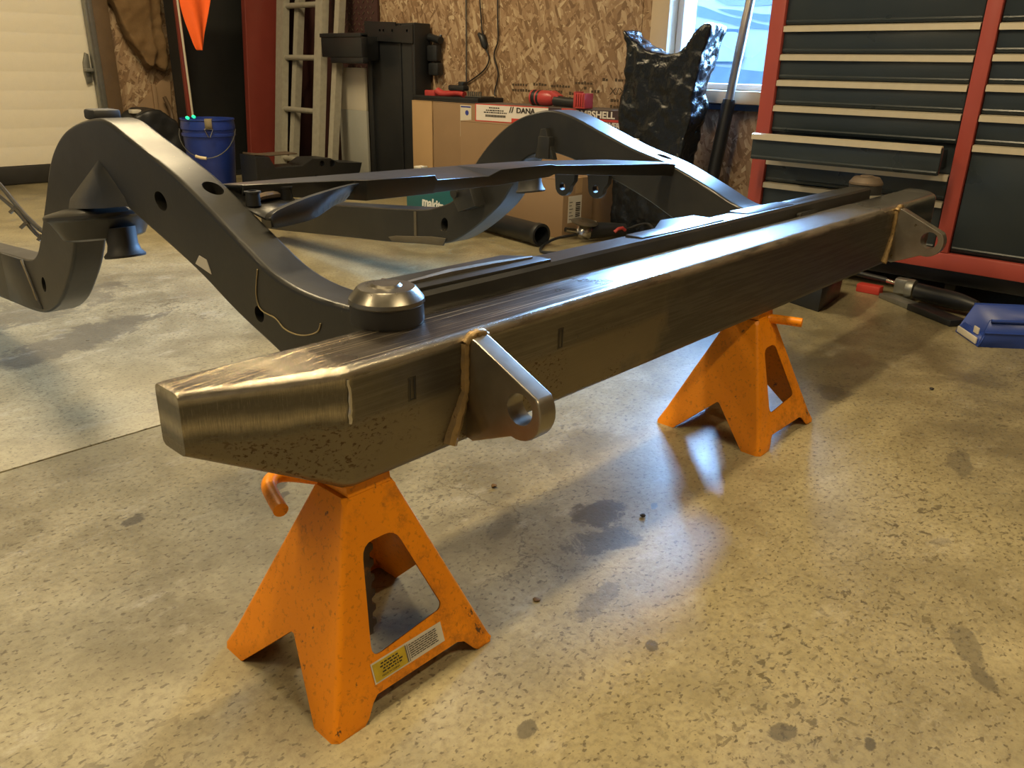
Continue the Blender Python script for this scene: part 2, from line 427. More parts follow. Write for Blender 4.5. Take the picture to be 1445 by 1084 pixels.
M = dict(
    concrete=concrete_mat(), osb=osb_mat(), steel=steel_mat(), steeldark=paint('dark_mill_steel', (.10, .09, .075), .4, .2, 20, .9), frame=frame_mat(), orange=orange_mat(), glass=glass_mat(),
    bracket=paint('mottled_bracket_steel', (0.30, 0.275, 0.235), 0.34, 0.3, 22, 0.9, (0.12, 0.08, 0.04), 0.66),
    weld=paint('rusty_weld_bead', (0.36, 0.25, 0.12), 0.45, 0.5, 40, 0.7, (0.12, 0.07, 0.03), 0.6, 0.3),
    bright=paint('bright_ground_steel', (0.55, 0.53, 0.50), 0.24, 0.15, 50, 1.0),
    rubber=paint('black_rubber', (0.022, 0.021, 0.020), 0.6, 0.3, 25),
    cap=paint('dull_zinc_cap', (0.20, 0.185, 0.155), 0.30, 0.3, 30, 0.85),
    rust=paint('rusty_steel', (0.12, 0.09, 0.065), 0.6, 0.5, 30, 0.4, (0.24, 0.13, 0.06), 0.6),
    black=paint('black_paint', (0.013, 0.0145, 0.017), 0.42, 0.25, 8),
    hole=flat('dark_cavity', (0.006, 0.006, 0.006), 0.9),
    tbblack=paint('black_drawer_enamel', (0.024, 0.033, 0.040), 0.30, 0.15, 4),  # bluish haze mixed into the black
    tbred=paint('red_cabinet_enamel', (0.36, 0.065, 0.052), 0.38, 0.12, 5),  # red paled by the haze mixed into it
    alu=paint('satin_aluminium_trim', (0.62, 0.55, 0.42), 0.42, 0.1, 30, 0.35),
    ladder=paint('weathered_aluminium', (0.37, 0.35, 0.29), 0.5, 0.25, 30, 0.3),
    colred=paint('dark_red_column_paint', (0.20, 0.036, 0.026), 0.42, 0.2, 6),
    void=paint('black_panel', (0.012, 0.013, 0.013), 0.6, 0.3, 5),
    doorwhite=paint('cream_door_skin', (0.74, 0.69, 0.58), 0.55, 0.04, 20, bump=0.1),
    galv=paint('galvanised_track', (0.24, 0.24, 0.22), 0.4, 0.25, 30, 0.7),
    jamb=paint('brown_stained_wood', (0.12, 0.075, 0.04), 0.6, 0.35, 10),
    trimwood=paint('pale_primed_wood', (0.55, 0.44, 0.30), 0.55, 0.1, 12),
    vinyl=paint('white_vinyl', (0.70, 0.74, 0.80), 0.4, 0.05, 20),
    canvas=paint('brown_duck_canvas', (0.16, 0.095, 0.04), 0.85, 0.3, 16, bump=0.4),
    card=paint('brown_cardboard', (0.27, 0.175, 0.098), 0.75, 0.12, 7),
    cardlight=paint('light_cardboard', (0.40, 0.26, 0.13), 0.75, 0.1, 7),
    bluebucket=paint('blue_bucket_plastic', (0.012, 0.035, 0.24), 0.38, 0.1, 10),
    bluetray=paint('blue_bin_plastic', (0.022, 0.06, 0.33), 0.4, 0.1, 10),
    wire=paint('grey_wire', (0.12, 0.12, 0.115), 0.4, 0.1, 20, 0.6),
    grip=flat('cream_plastic', (0.70, 0.58, 0.38), 0.5),
    strap=paint('tan_webbing', (0.19, 0.155, 0.095), 0.85, 0.2, 60),
    led=flat('green_led', (0.02, 1.0, 0.32), 0.4, 0, 1.6),
    flag=paint('hi_vis_orange_cloth', (0.95, 0.13, 0.015), 0.75, 0.1, 14),
    rod=paint('pale_fibreglass_rod', (0.48, 0.44, 0.36), 0.5, 0.1, 20),
    bagp=paint('glossy_black_plastic_film', (0.009, 0.011, 0.014), 0.18, 0.2, 10, bump=0.9),
    tag=flat('paper_white', (0.62, 0.58, 0.50), 0.6),
    ink=flat('black_ink', (0.025, 0.022, 0.02), 0.6),
    osbink=flat('faded_stamp_ink', (0.07, 0.045, 0.025), 0.8),
    redink=flat('red_ink', (0.52, 0.05, 0.035), 0.55),
    whiteink=flat('white_ink', (0.72, 0.68, 0.64), 0.55),
    yellow=paint('grimy_yellow_label', (0.50, 0.36, 0.02), 0.5, 0.25, 90),
    redplastic=paint('red_tool_plastic', (0.42, 0.045, 0.045), 0.4, 0.1, 20),
    teal=paint('teal_plastic', (0.012, 0.105, 0.125), 0.45, 0.1, 10),
    pole=paint('weathered_steel_pole', (0.40, 0.37, 0.34), 0.35, 0.2, 22, 0.8),
    grey=paint('grey_panel', (0.30, 0.30, 0.27), 0.6, 0.08, 10),
    cream=paint('cream_panel', (0.50, 0.46, 0.38), 0.6, 0.08, 10),
    mesh=paint('rusty_red_tread', (0.045, 0.016, 0.014), 0.6, 0.3, 20),
    chrome=flat('chrome', (0.75, 0.74, 0.72), 0.12, 1.0),
    hardred=paint('matte_red_block', (0.45, 0.04, 0.03), 0.5, 0.1, 20),
    plaster=paint('dull_wall_paint', (0.33, 0.29, 0.22), 0.8, 0.1, 3),
    camper=flat('white_camper_skin', (0.05980, 0.06325, 0.06670), 0.8, spec=0.02),
    decal=flat('blue_grey_decal', (0.02210, 0.02890, 0.03910), 0.8, spec=0.02),
    decal2=flat('pale_grey_decal', (0.03420, 0.03800, 0.04465), 0.8, spec=0.02),
    campwin=flat('camper_window_pane', (0.05750, 0.06625, 0.07250), 0.8, spec=0.02),
    gasket=flat('window_gasket', (0.01275, 0.01870, 0.02720), 0.8, spec=0.02),
    snow=flat('dirty_snow', (0.02280, 0.02660, 0.03230), 0.8, spec=0.02),
    leaf=flat('dry_leaf', (0.16, 0.09, 0.03), 0.8),
)

# ================================================================ THE SETTING
b = MB(); b.box(-3.0, 3.1, -3.2, 5.1, -0.2, -0.12)
floor = finish(b.build('floor', M['concrete']), kind='structure')
for y0, y1 in ((-3.2, 0.947), (0.953, 5.1)):
    b = MB(); b.box(-3.0, 3.1, y0, y1 + (.14 if y1 > 5 else 0), -0.12, 0.0, 0.002); local(b.build('slab', M['concrete']), floor)

b = MB(); b.box(-3.1, 3.3, -3.3, 5.3, 2.7, 2.8); finish(b.build('ceiling', M['plaster']), kind='structure')
b = MB(); b.box(-3.15, -3.0, -3.3, 5.3, -0.2, 2.7); finish(b.build('wall_left', M['plaster']), kind='structure')
b = MB(); b.box(-3.0, 3.3, -3.35, -3.2, -0.2, 2.7); finish(b.build('wall_front', M['plaster']), kind='structure')
b = MB(); b.box(3.3, 4.9, -3.3, 5.3, 2.7, 2.8); finish(b.build('shading_overhang', M['plaster']), kind='structure')   # unseen overhang, added to shade the camper outside the window
# right wall with the window opening (y 0.62..1.55, z 0.68..1.98)
b = MB()
b.box(3.112, 3.25, -3.2, 0.62, -0.2, 2.7); b.box(3.112, 3.25, 1.55, 5.2, -0.2, 2.7)
b.box(3.112, 3.25, 0.62, 1.55, -0.2, 0.68); b.box(3.112, 3.25, 0.62, 1.55, 1.98, 2.7)
wr = finish(b.build('wall_right', M['plaster']), kind='structure')
for y0, y1, z0, z1 in ((-3.18, -1.9, 0, 2.44), (-1.897, -0.68, 0, 2.44), (-0.677, 0.54, 0, 2.44), (0.543, 1.657, 0.0, 0.61), (0.543, 1.657, 2.06, 2.44),
                       (1.66, 1.757, 0, 2.44), (1.76, 2.977, 0, 2.44), (2.98, 4.197, 0, 2.44), (4.2, 5.09, 0, 2.44)):
    b = MB(); b.box(3.1, 3.112, y0, y1, z0, z1, 0.0015); local(b.build('osb_panel', M['osb']), wr)
# faded stamp print on the board
b = MB()
def blot(y, z, w, h):
    b.box(3.0992, 3.1002, y - w, y, z, z + h)
for y, z, w in ((2.62, .66, .12), (2.46, .665, .10), (2.33, .66, .14), (2.62, .63, .2), (2.40, .63, .16), (2.2, .625, .1), (2.28, .60, .1), (1.98, .70, .04), (1.90, .70, .14), (1.72,.70,.06), (2.10, .655, .03), (1.92, .60, .16), (1.92, .57, .13), (2.16, .68, .12), (2.16, .62, .02), (2.13, .62, .02), (2.05, .64, .06)):
    for k in range(int(w / 0.02)):
        blot(y - k * 0.02, z, 0.012 + 0.006 * random.random(), 0.010 + 0.006 * random.random())
st = b.build('stamp_print', M['osbink']); local(st, wr)
text('stamp_print', 'X/X', 0.05, frame_m((3.0995, 1.93, .635), (0, -1, 0), (0, 0, 1)), M['osbink'], wr, 1.2)

# window: casing, sill, vinyl frame, pane
win = MB(); win.box(3.02, 3.11, 1.555, 1.655, 0.60, 2.08, 0.004).box(3.03, 3.11, 0.53, 0.615, 0.60, 2.08, 0.004).box(3.03, 3.11, 0.615, 1.555, 1.985, 2.08, 0.004)
win = finish(win.build('window_1', M['trimwood']), kind='structure')
b = MB(); b.box(3.0, 3.2, 0.53, 1.555, 0.622, 0.678, 0.004); local(b.build('sill', M['trimwood']), win)
b = MB(); b.box(3.05, 3.099, 0.53, 1.6, 0.592, 0.618, 0.003); local(b.build('sill_strip', flat('dark_blue_strip', (0.03, 0.06, 0.13), 0.5)), win)
b = MB(); b.box(3.09, 3.19, 1.52, 1.552, 0.68, 1.98, 0.004).box(3.09, 3.19, 0.622, 0.65, 0.68, 1.98, 0.004).box(3.09, 3.19, 0.65, 1.52, 0.68, 0.706, 0.004).box(3.09, 3.19, 0.65, 1.52, 1.95, 1.98, 0.004)
local(b.build('sash', M['vinyl']), win)
b = MB(); b.box(3.150, 3.154, 0.652, 1.518, 0.708, 1.948); local(b.build('glass_pane', M['glass']), win)

# back wall: opening for the overhead door from x=-1.2 to 1.74, strand board to the right of it
b = MB(); b.box(1.80, 3.25, 5.112, 5.25, -0.2, 2.7); b.box(-3.0, -1.3, 5.112, 5.25, -0.2, 2.7); b.box(-1.3, 1.8, 5.112, 5.25, 2.35, 2.7)
wb_ = finish(b.build('wall_back', M['plaster']), kind='structure')
for x0, x1 in ((1.88, 2.45), (2.453, 3.08)):
    b = MB(); b.box(x0, x1, 5.1, 5.112, 0, 2.44, 0.0015); local(b.build('osb_panel', M['osb']), wb_)
b = MB(); b.box(1.785, 1.885, 5.04, 5.115, 0, 2.4, 0.004); finish(b.build('trim_1', M['jamb']), kind='structure')
door = MB(); door.box(-1.3, 1.78, 5.16, 5.2, 0.0, 2.35); door = finish(door.build('door_1', M['doorwhite']), kind='structure')
for k in range(5):
    z0 = 0.115 + k * 0.445
    front = []
    n = 4
    for i in range(n):
        a = z0 + 0.445 * i / n; c = z0 + 0.445 * (i + 1) / n
        front += [(5.1088, a + .003), (5.108, a + 0.009), (5.108, c - 0.009), (5.1088, c - .003)]
    b = MB(); b.prism([(5.16, z0), (5.1088, z0)] + front + [(5.1088, z0 + 0.445), (5.16, z0 + 0.445)], 'x', -1.3, 1.775)
    local(b.build('door_section', M['doorwhite'], ang=20), door)
b = MB(); b.box(-1.3, 1.775, 5.10, 5.165, 0.0, 0.113, 0.012); local(b.build('bottom_seal', M['rubber']), door)
b = MB(); b.box(1.745, 1.785, 5.03, 5.10, 0.0, 2.4, 0.004); b.box(1.735, 1.752, 5.02, 5.05, 0, 2.4, 0.003); local(b.build('door_track', M['galv']), door)
b = MB(); b.prism([(1.70, .60), (1.735, .61), (1.735, .78), (1.715, .79), (1.695, .73), (1.692, .67)], 'y', 5.085, 5.107, 0.004)
b.box(1.69, 1.76, 5.05, 5.09, .675, .695, .003); b.tube([(1.70, 5.07, .685), (1.77, 5.07, .685)], .012)
local(b.build('roller_hinge', M['galv']), door)

# ================================================================ TRUCK FRAME
truck = empty('truck_frame', 'rear section of a black truck frame with a bare steel end beam on stands', 'truck frame', (0.9, 0.06, 0.2746))

# --- rear beam (bare steel, tapered ends)
def section(x, y0, y1, z0, z1, r, n=4):
    out = []
    for cy, cz, a0 in ((y0 + r, z0 + r, math.pi), (y1 - r, z0 + r, 1.5 * math.pi), (y1 - r, z1 - r, 0), (y0 + r, z1 - r, 0.5 * math.pi)):
        for k in range(n + 1):
            a = a0 + 0.5 * math.pi * k / n
            out.append((x, cy + r * math.cos(a), cz + r * math.sin(a)))
    return out
b = MB()
secs = [section(-0.156, .083, .137, .345, .420, .008), section(-0.148, .080, .137, .341, .422, .010), section(-0.05, .026, .122, .298, .4275, .013), section(-.006, .003, .114, .277, .431, .014),
        section(0.008, 0, .112, .2746, .4315, .014)]
for k in range(1, 20): secs.append(section(0.008 + 2.10 * k / 20, 0, .112, .2746, .4315, .014))
secs += [section(2.118, 0, .112, .2746, .4315, .014), section(2.134, .003, .114, .277, .431, .014), section(2.19, .028, .122, .30, .4285, .013), section(2.285, .080, .137, .341, .422, .010), section(2.292, .083, .137, .345, .420, .008)]
rings = [[b.bm.verts.new(p) for p in s] for s in secs]
for A, B in zip(rings, rings[1:]):
    for k in range(len(A)): b.bm.faces.new((A[k], A[(k+1) % len(A)], B[(k+1) % len(A)], B[k]))
b.bm.faces.new(rings[0]); b.bm.faces.new(rings[-1])
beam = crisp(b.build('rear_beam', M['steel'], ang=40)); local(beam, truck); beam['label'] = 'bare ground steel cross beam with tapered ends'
# ground-flush seam welds at the near corner and small tack slots
b = MB()
pts = [(0.004, -0.0005, 0.418 - 0.055 * k / 10) for k in range(11)]
b.tube([(p[0] + random.uniform(-.0015, .0015), p[1], p[2]) for p in pts], [.0016 + random.uniform(0, .0009) for _ in pts], 6)
w = b.build('weld_bead', M['bright']); local(w, beam); w.location = (0, 0, 0); w.parent = beam; w.matrix_parent_inverse = Matrix()
w.location = -(Vector(truck.location) + Vector(beam.location))
for sx in (0.098, 0.385):
    b = MB(); b.box(sx - .0062, sx + .0062, -.0006, .004, .364, .396, .0004); b.mat(1).box(sx - .0045, sx - .0030, -.0009, .003, .366, .394); b.box(sx + .0022, sx + .0045, -.0009, .003, .366, .394); b.box(sx - .0045, sx + .0045, -.0009, .003, .366, .3675)
    w = b.build('plug_slot', [M['steeldark'], M['black']]); w.parent = beam; w.location = -(Vector(truck.location) + Vector(beam.location))

# --- shackle mounts: thick plates with an eye
def shackle(x, th, tilt=0.0, lab=None):
    hy, hz, R = -.092, .350, .040
    pts = [(0.004, .418), (-.006, .428), (-.018, .424)]
    for k in range(13):
        a = math.radians(140 + (285 - 140) * k / 12)
        pts.append((hy + R * math.cos(a), hz + R * math.sin(a)))
    pts += [(-.012, .281), (0.004, .284)]
    b = MB(); b.prism(pts, 'x', x - th / 2, x + th / 2, 0.003)
    o = b.build('shackle_mount', M['bracket'])
    cut(o, [disc_cut((x, hy - .004, hz + .004), 'x', .0215, .1)])
    local(o, truck)
    b = MB()
    for s in (-1, 1):
        n = 26
        P = []; RR = []
        for k in range(n):
            z_ = .285 + .134 * k / (n - 1); fl_ = max(0.0, (.352 - z_) / .067)
            P.append((x + s * (th / 2 + .002 + (.030 if s < 0 else .004) * fl_), -.0005 + random.uniform(-.0008, .0008), z_)); RR.append(.0062 + .0045 * fl_ + random.uniform(0, .0018))
        b.tube(P, RR, 8)
    b.tube(spline([(x - th / 2 - .004, -.003, .419), (x - .008, -.005, .428), (x + .008, -.005, .428), (x + th / 2 + .004, -.003, .419)], 5), [.0055 + random.uniform(0, .002) for _ in range(16)], 10)
    w = b.build('weld_bead', M['weld']); w.parent = o; w.location = -(Vector(truck.location) + Vector(o.location))
    return o
s1 = shackle(.205, .030); s2 = shackle(1.80, .030)

# --- body mounts: rubber puck with chamfered cap
def body_mount(x, y, z, capm, r=.05):
    b = MB(); b.lathe([(0, 0), (r * .97, 0), (r * 1.0, .004), (r * .98, .026), (0, .026)], Matrix.Translation((x, y, z)), 40)
    o = b.build('body_mount', M['rubber']); local(o, truck)
    b = MB(); b.lathe([(0, .026), (r * .99, .026), (r * 1.02, .028), (r * 1.0, .033), (r * .80, .046), (r * .76, .0475), (r * .42, .049), (r * .36, .052), (r * .15, .052), (0, .052)], Matrix.Translation((x, y, z)), 40)
    c = b.build('mount_cap', capm, ang=22); c.parent = o; c.location = -(Vector(truck.location) + Vector(o.location))
    return o
body_mount(.152, .112, .4315, M['cap']); body_mount(1.955, .150, .432, M['rust'], .046)

# --- frame rails
def rail(top, low, x0, x1, holes, bev=.008):
    poly = spline(top, 5) + spline(low[::-1], 5)
    b = MB(); b.prism(poly, 'x', x0, x1, bev, seg=3)
    o = b.build('frame_rail', M['frame'], ang=30)
    cut(o, holes); local(o, truck); return o
topL = [(.10, .455), (.17, .452), (.236, .452), (.291, .458), (.345, .473), (.442, .515), (.584, .575), (.749, .625), (.841, .650), (.926, .646), (1.017, .626), (1.085, .598), (1.153, .549), (1.226, .463), (1.309, .366), (1.36, .322), (1.43, .300), (1.62, .285), (2.1, .25), (2.6, .22)]
lowL = [(.10, .345), (.18, .318), (.25, .318), (.327, .344), (.441, .381), (.56, .428), (.728, .479), (.83, .508), (.92, .520), (1.0, .500), (1.06, .44), (1.09, .395), (1.13, .340), (1.18, .290), (1.25, .232), (1.34, .188), (1.45, .165), (1.66, .150), (2.1, .12), (2.6, .09)]
slope = math.atan2(.515 - .575, .584 - .442)
rx = Matrix.Rotation(-slope, 4, 'X')
XL0, XL1 = .1086, .176
holes = [disc_cut((XL0, .655, .530), 'x', .015, .02, .022, .3), disc_cut((XL0, .368, .394), 'x', .013, .02), disc_cut((XL0, 1.340, .255), 'x', .019, .02, .013, 0.3),
         disc_cut((.148, .545, .560), rx, .015, .022, .022)]
r1 = rail(topL, lowL, XL0, XL1, holes); r1['label'] = 'near left rail arching up and down to the forward leg'
topR = [(.10, .44), (.2, .432), (.27, .437), (.367, .477), (.484, .521), (.609, .553), (.74, .597), (.824, .625), (.9, .638), (.975, .627), (1.056, .597), (1.141, .539), (1.22, .46), (1.27, .385), (1.33, .325), (1.42, .290), (1.54, .268), (2.035, .225), (2.6, .18)]
lowR = [(.10, .31), (.2, .30), (.3, .32), (.441, .372), (.56, .425), (.728, .482), (.86, .514), (.93, .516), (1.0, .492), (1.03, .455), (1.059, .40), (1.10, .345), (1.15, .300), (1.233, .239), (1.332, .183), (1.432, .158), (1.656, .130), (1.966, .104), (2.354, .07), (2.6, .05)]
XR0, XR1 = 1.414, 1.515
holes = [disc_cut((XR0, 1.371, .237), 'x', .024, .03, .018, 0.2), disc_cut((1.465, .53, .535), rx, .016, .022, .024), disc_cut((XR0, .33, .36), 'x', .013, .02)]
r2 = rail(topR, lowR, XR0, XR1, holes); r2['label'] = 'far right rail arching up in front of the cartons'
def sub(o, p):
    o.parent = p; q = p; off = Vector((0, 0, 0))
    while q: off += Vector(q.location); q = q.parent
    o.location = -off; return o
# shaped gusset on the near rail over the spring seat
b = MB()
b.add([(XL0 + .001, .893, .578), (XL0 - .010, .905, .560), (XL0 - .010, .875, .555), (XL0 - .030, .985, .492), (XL0 - .024, .835, .512), (XL0 + .001, 1.075, .485), (XL0 + .001, .80, .520), (XL0 + .001, .86, .56), (XL0 - .034, .99, .478), (XL0 - .028, .835, .498), (XL0 + .001, 1.085, .470), (XL0 + .001, .79, .505)],
      [(0, 1, 2), (1, 3, 4, 2), (0, 5, 3, 1), (0, 2, 7), (2, 4, 6, 7), (3, 8, 9, 4), (5, 10, 8, 3), (4, 9, 11, 6), (8, 10, 11, 9)])
sub(b.build('gusset', M['frame'], ang=50), r1)
b = MB(); b.box(XR0 - .025, XR0, .885, .93, .50, .565, .004); b.prism([(.87, .50), (.945, .50), (.925, .585), (.905, .588)], 'x', XR0 - .02, XR0 + .002, .004)
sub(b.build('gusset', M['frame']), r2)
# reinforcement plates and chipped weld lines at the kick-up of the rails
b = MB(); b.prism([(1.46, .295), (1.385, .185), (1.62, .158), (1.62, .285)], 'x', XL0 - .004, XL0 + .002, .001); sub(b.build('side_plate', M['frame']), r1)
b = MB()
b.tube([(XL0 - .005, 1.46, .293), (XL0 - .005, 1.42, .24), (XL0 - .005, 1.40, .205)],   .0014, 6); sub(b.build('weld_seam', M['strap']), r1); b = MB()
b.tube(spline([(XL0 - .001, .359, .465), (XL0 - .001, .370, .426), (XL0 - .001, .361, .403), (XL0 - .001, .322, .398), (XL0 - .001, .300, .387), (XL0 - .001, .271, .385), (XL0 - .001, .242, .390), (XL0 - .001, .213, .402), (XL0 - .001, .204, .416)], 4), .0011, 6)
sub(b.build('weld_seam', paint('yellowed_seam', (.36, .29, .15), .5, .2, 40)), r1)
b = MB(); b.prism([(.555, .440), (.539, .456), (.516, .453), (.505, .431)], 'x', XL0 - .0012, XL0 + .001)
sub(b.build('part_sticker', M['tag']), r1)
b = MB(); b.prism([(1.36, .19), (1.375, .162), (1.66, .135), (1.68, .148), (1.64, .158), (1.44, .185)], 'x', XR0 - .006, XR0 + .002, .002)
b.box(XR0 - .003, XR0 + .001, 1.520, 1.532, .165, .262)
sub(b.build('side_plate', paint('dusty_plate', (.10, .085, .06), .5, .3, 20)), r2)
b = MB(); b.prism([(1.25, .30), (1.29, .36), (1.27, .395), (1.20, .395), (1.17, .33)], 'x', XR0 - .05, XR0 + .002, .004); b.tube([(XR0 - .06, 1.262, .362), (XR0 + .01, 1.262, .362)], .016, 14)
sub(b.build('link_bracket', M['frame']), r2)
b = MB(); b.box(.118, .168, .905, .955, .645, .664, .005); sub(b.build('rubber_pad', M['rubber']), r1)
# bump stops, coil seats
def perch(x, y, z, parent, r=.105, h=.035, stop=(0, -.06), tilt=-.14):
    Mx = Matrix.Translation((x, y, z)) @ Matrix.Rotation(tilt, 4, 'X')
    b = MB(); b.lathe([(0, .010), (r * .62, .010), (r * .96, .002), (r, -.002), (r, -.008), (r * .95, -.010), (r * .90, -.014), (r * .74, -h), (r * .66, -h - .004), (0, -h - .004)], Mx, 48)
    o = b.build('spring_seat', M['frame'], ang=35); sub(o, parent)
    return o
perch(.130, .985, .468, r1, .102, .048)
b = MB(); b.lathe([(0, .02), (.036, .02), (.034, -.02), (.038, -.035), (.047, -.045), (.046, -.05), (0, -.05)], Matrix.Translation((.135, .912, .430)) @ Matrix.Rotation(-.15, 4, 'X') @ Matrix.Scale(.82, 4), 28)
sub(b.build('bump_stop', M['rubber']), r1)
b = MB(); b.lathe([(0, .045), (.040, .045), (.036, 0), (.040, -.02), (.046, -.028), (.044, -.033), (0, -.033)], Matrix.Translation((1.40, .965, .428)) @ Matrix.Rotation(-.15, 4, 'X'), 28)
sub(b.build('bump_stop', M['rubber']), r2)
for y in (.795, .70):
    b = MB(); b.prism([(y - .035, .50), (y + .05, .50), (y + .042, .45)] + arc(y + .012, .432, .028, 0, -180, 8) + [(y - .03, .45)], 'x', 1.365 if y > .75 else 1.40, 1.385 if y > .75 else 1.42, .003)
    o = b.build('shock_bracket', M['black']); cut(o, [disc_cut((1.38, y + .012, .432), 'x', .011, .08)]); sub(o, r2)
# brake line on the near rail
b = MB()
P = spline([(.17, 1.72, .292), (.175, 1.71, .34), (.17, 1.74, .40), (.172, 1.72, .445), (.16, 1.74, .47)], 6)
b.tube(spline([(.172, 1.22, .465), (.17, 1.42, .36), (.165, 1.55, .375), (.16, 1.70, .44), (.158, 1.82, .475), (.16, 1.95, .52), (.17, 2.05, .50)], 6), .006, 8)
b.tube(spline([(.172, 1.30, .39), (.165, 1.46, .335), (.155, 1.60, .39), (.15, 1.75, .43), (.155, 1.9, .48)], 6), .005, 8)
for p, q in (((.14, 1.54, .355), (.19, 1.54, .395)), ((.14, 1.60, .385), (.185, 1.60, .42)), ((.14, 1.72, .43), (.19, 1.72, .46)), ((.15, 1.46, .335), (.185, 1.46, .375))): q = tuple((a_ + 2 * c_) / 3 for a_, c_ in zip(q, p)); b.tube([p, q], .0045, 7)
sub(b.build('brake_line', M['cap']), r1)

# --- inner black cross member behind the beam
b = MB()
prof = [(.113, .34), (.113, .452), (.119, .457), (.175, .454), (.180, .448), (.180, .43), (.168, .40), (.168, .34)]
b.prism(prof, 'x', .165, 1.90, .002)
cm = b.build('cross_member', M['frame']); local(cm, truck); cm['label'] = 'black cross member just inside the steel beam'
b = MB(); b.prism([(.19, .125), (.50, .120), (.50, .150), (.46, .195), (.19, .20)], 'z', .452, .462, .002); sub(b.build('top_plate', M['frame']), cm)
b = MB(); b.prism([(.78, .13), (.90, .125), (1.08, .125), (1.08, .20), (.97, .215), (.88, .17), (.78, .17)], 'z', .452, .459, .002); sub(b.build('top_plate', M['frame']), cm)
b = MB(); b.prism([(1.20, .13), (1.42, .125), (1.42, .17), (1.20, .18)], 'z', .450, .458, .002); sub(b.build('top_plate', M['frame']), cm)
b = MB(); b.prism([(1.45, .125), (1.75, .13), (1.75, .17), (1.45, .17)], 'z', .442, .456, .002)
sub(b.build('top_plate', M['frame']), cm)
b = MB(); b.tube([(.21, .15, .464), (.30, .152, .465), (.40, .15, .464), (.48, .145, .463)], [.003, .006, .005, .003], 6); sub(b.build('weld_seam', M['bracket']), cm)

# --- middle cross member: pressed flanged channel between the rails
b = MB()
xs = [.18, .30, .385, .400, .562, .573, .715, .744, .905, .935, 1.20, 1.381, 1.416]
zf = [.566, .562, .560, .560, .557, .547, .543, .555, .555, .550, .535, .526, .522]
yf = [.505, .50, .485, .468, .468, .474, .474, .466, .466, .476, .470, .468, .462]
zb2 = [.560, .560, .559, .559, .557, .557, .555, .555, .552, .551, .541, .528, .524]
yb2 = [.580, .578, .577, .577, .576, .576, .575, .575, .573, .572, .545, .505, .495]
fr_low = [.548, .534, .524, .523, .5215, .5215, .5215, .522, .527, .529, .507, .494, .490]
pb = []; pf = []; pl = []
for i, x in enumerate(xs):
    pb.append((x, yb2[i], zb2[i])); pf.append((x, yf[i], zf[i])); pl.append((x, yf[i] + .006, fr_low[i]))
n = len(xs); V = pb + pf + pl
F = []
for i in range(n - 1):
    F.append((i, i + 1, n + i + 1, n + i)); F.append((n + i, n + i + 1, 2*n + i + 1, 2*n + i))
b.add(V, F)
mc = b.build('cross_member', M['frame'], ang=30)
m = mc.modifiers.new('s', 'SOLIDIFY'); m.thickness = .005; m.offset = -1
m = mc.modifiers.new('b', 'BEVEL'); m.width = .0015; m.segments = 2; m.limit_method = 'ANGLE'
applied(mc); local(mc, truck); mc['label'] = 'pressed flanged cross member between the two arched rails'
# angled brace from that member to the near rail
b = MB()
T = spline([(.165, .405, .528), (.18, .41, .537), (.25, .43, .548), (.33, .452, .555), (.385, .472, .556)], 4)
Bt = spline([(.165, .40, .515), (.18, .405, .512), (.25, .42, .515), (.31, .45, .525), (.355, .476, .527)], 4)
Bk = [(t[0] - .012, t[1] + .035, t[2] - .006) for t in T]
n = len(T)
Bk = [(t[0] - .004, t[1] + .012, t[2] - .001) for t in T]
b.add(T + Bt + Bk, [(i, i+1, n+i+1, n+i) for i in range(n-1)] + [(i, i+1, 2*n+i+1, 2*n+i) for i in range(n-1)])
g = b.build('brace', M['frame'], ang=40); m = g.modifiers.new('s', 'SOLIDIFY'); m.thickness = .004; applied(g); sub(g, mc)
b = MB(); b.add([(.17, .50, .535), (.27, .50, .535), (.29, .57, .552), (.17, .57, .556), (.17, .43, .525), (.20, .42, .52), (.25, .46, .523)], [(0, 1, 2, 3), (0, 4, 5, 6, 1)])
g = b.build('lower_web', M['frame'], ang=40); m = g.modifiers.new('s', 'SOLIDIFY'); m.thickness = .004; applied(g); sub(g, mc)
for x, y, z in ((.186, .49, .535), (.258, .51, .535)):
    b = MB(); b.lathe([(0, .0), (.012, .0), (.011, .020), (.0135, .0205), (.0135, .023), (.007, .023), (.007, .012), (0, .012)], Matrix.Translation((x, y, z)), 20); sub(b.build('boss', M['frame']), mc)
b = MB(); b.tube(spline([(.19, .515, .538), (.21, .50, .546), (.235, .505, .546), (.255, .52, .541)], 4), .006, 8); sub(b.build('clip', M['rust']), mc)

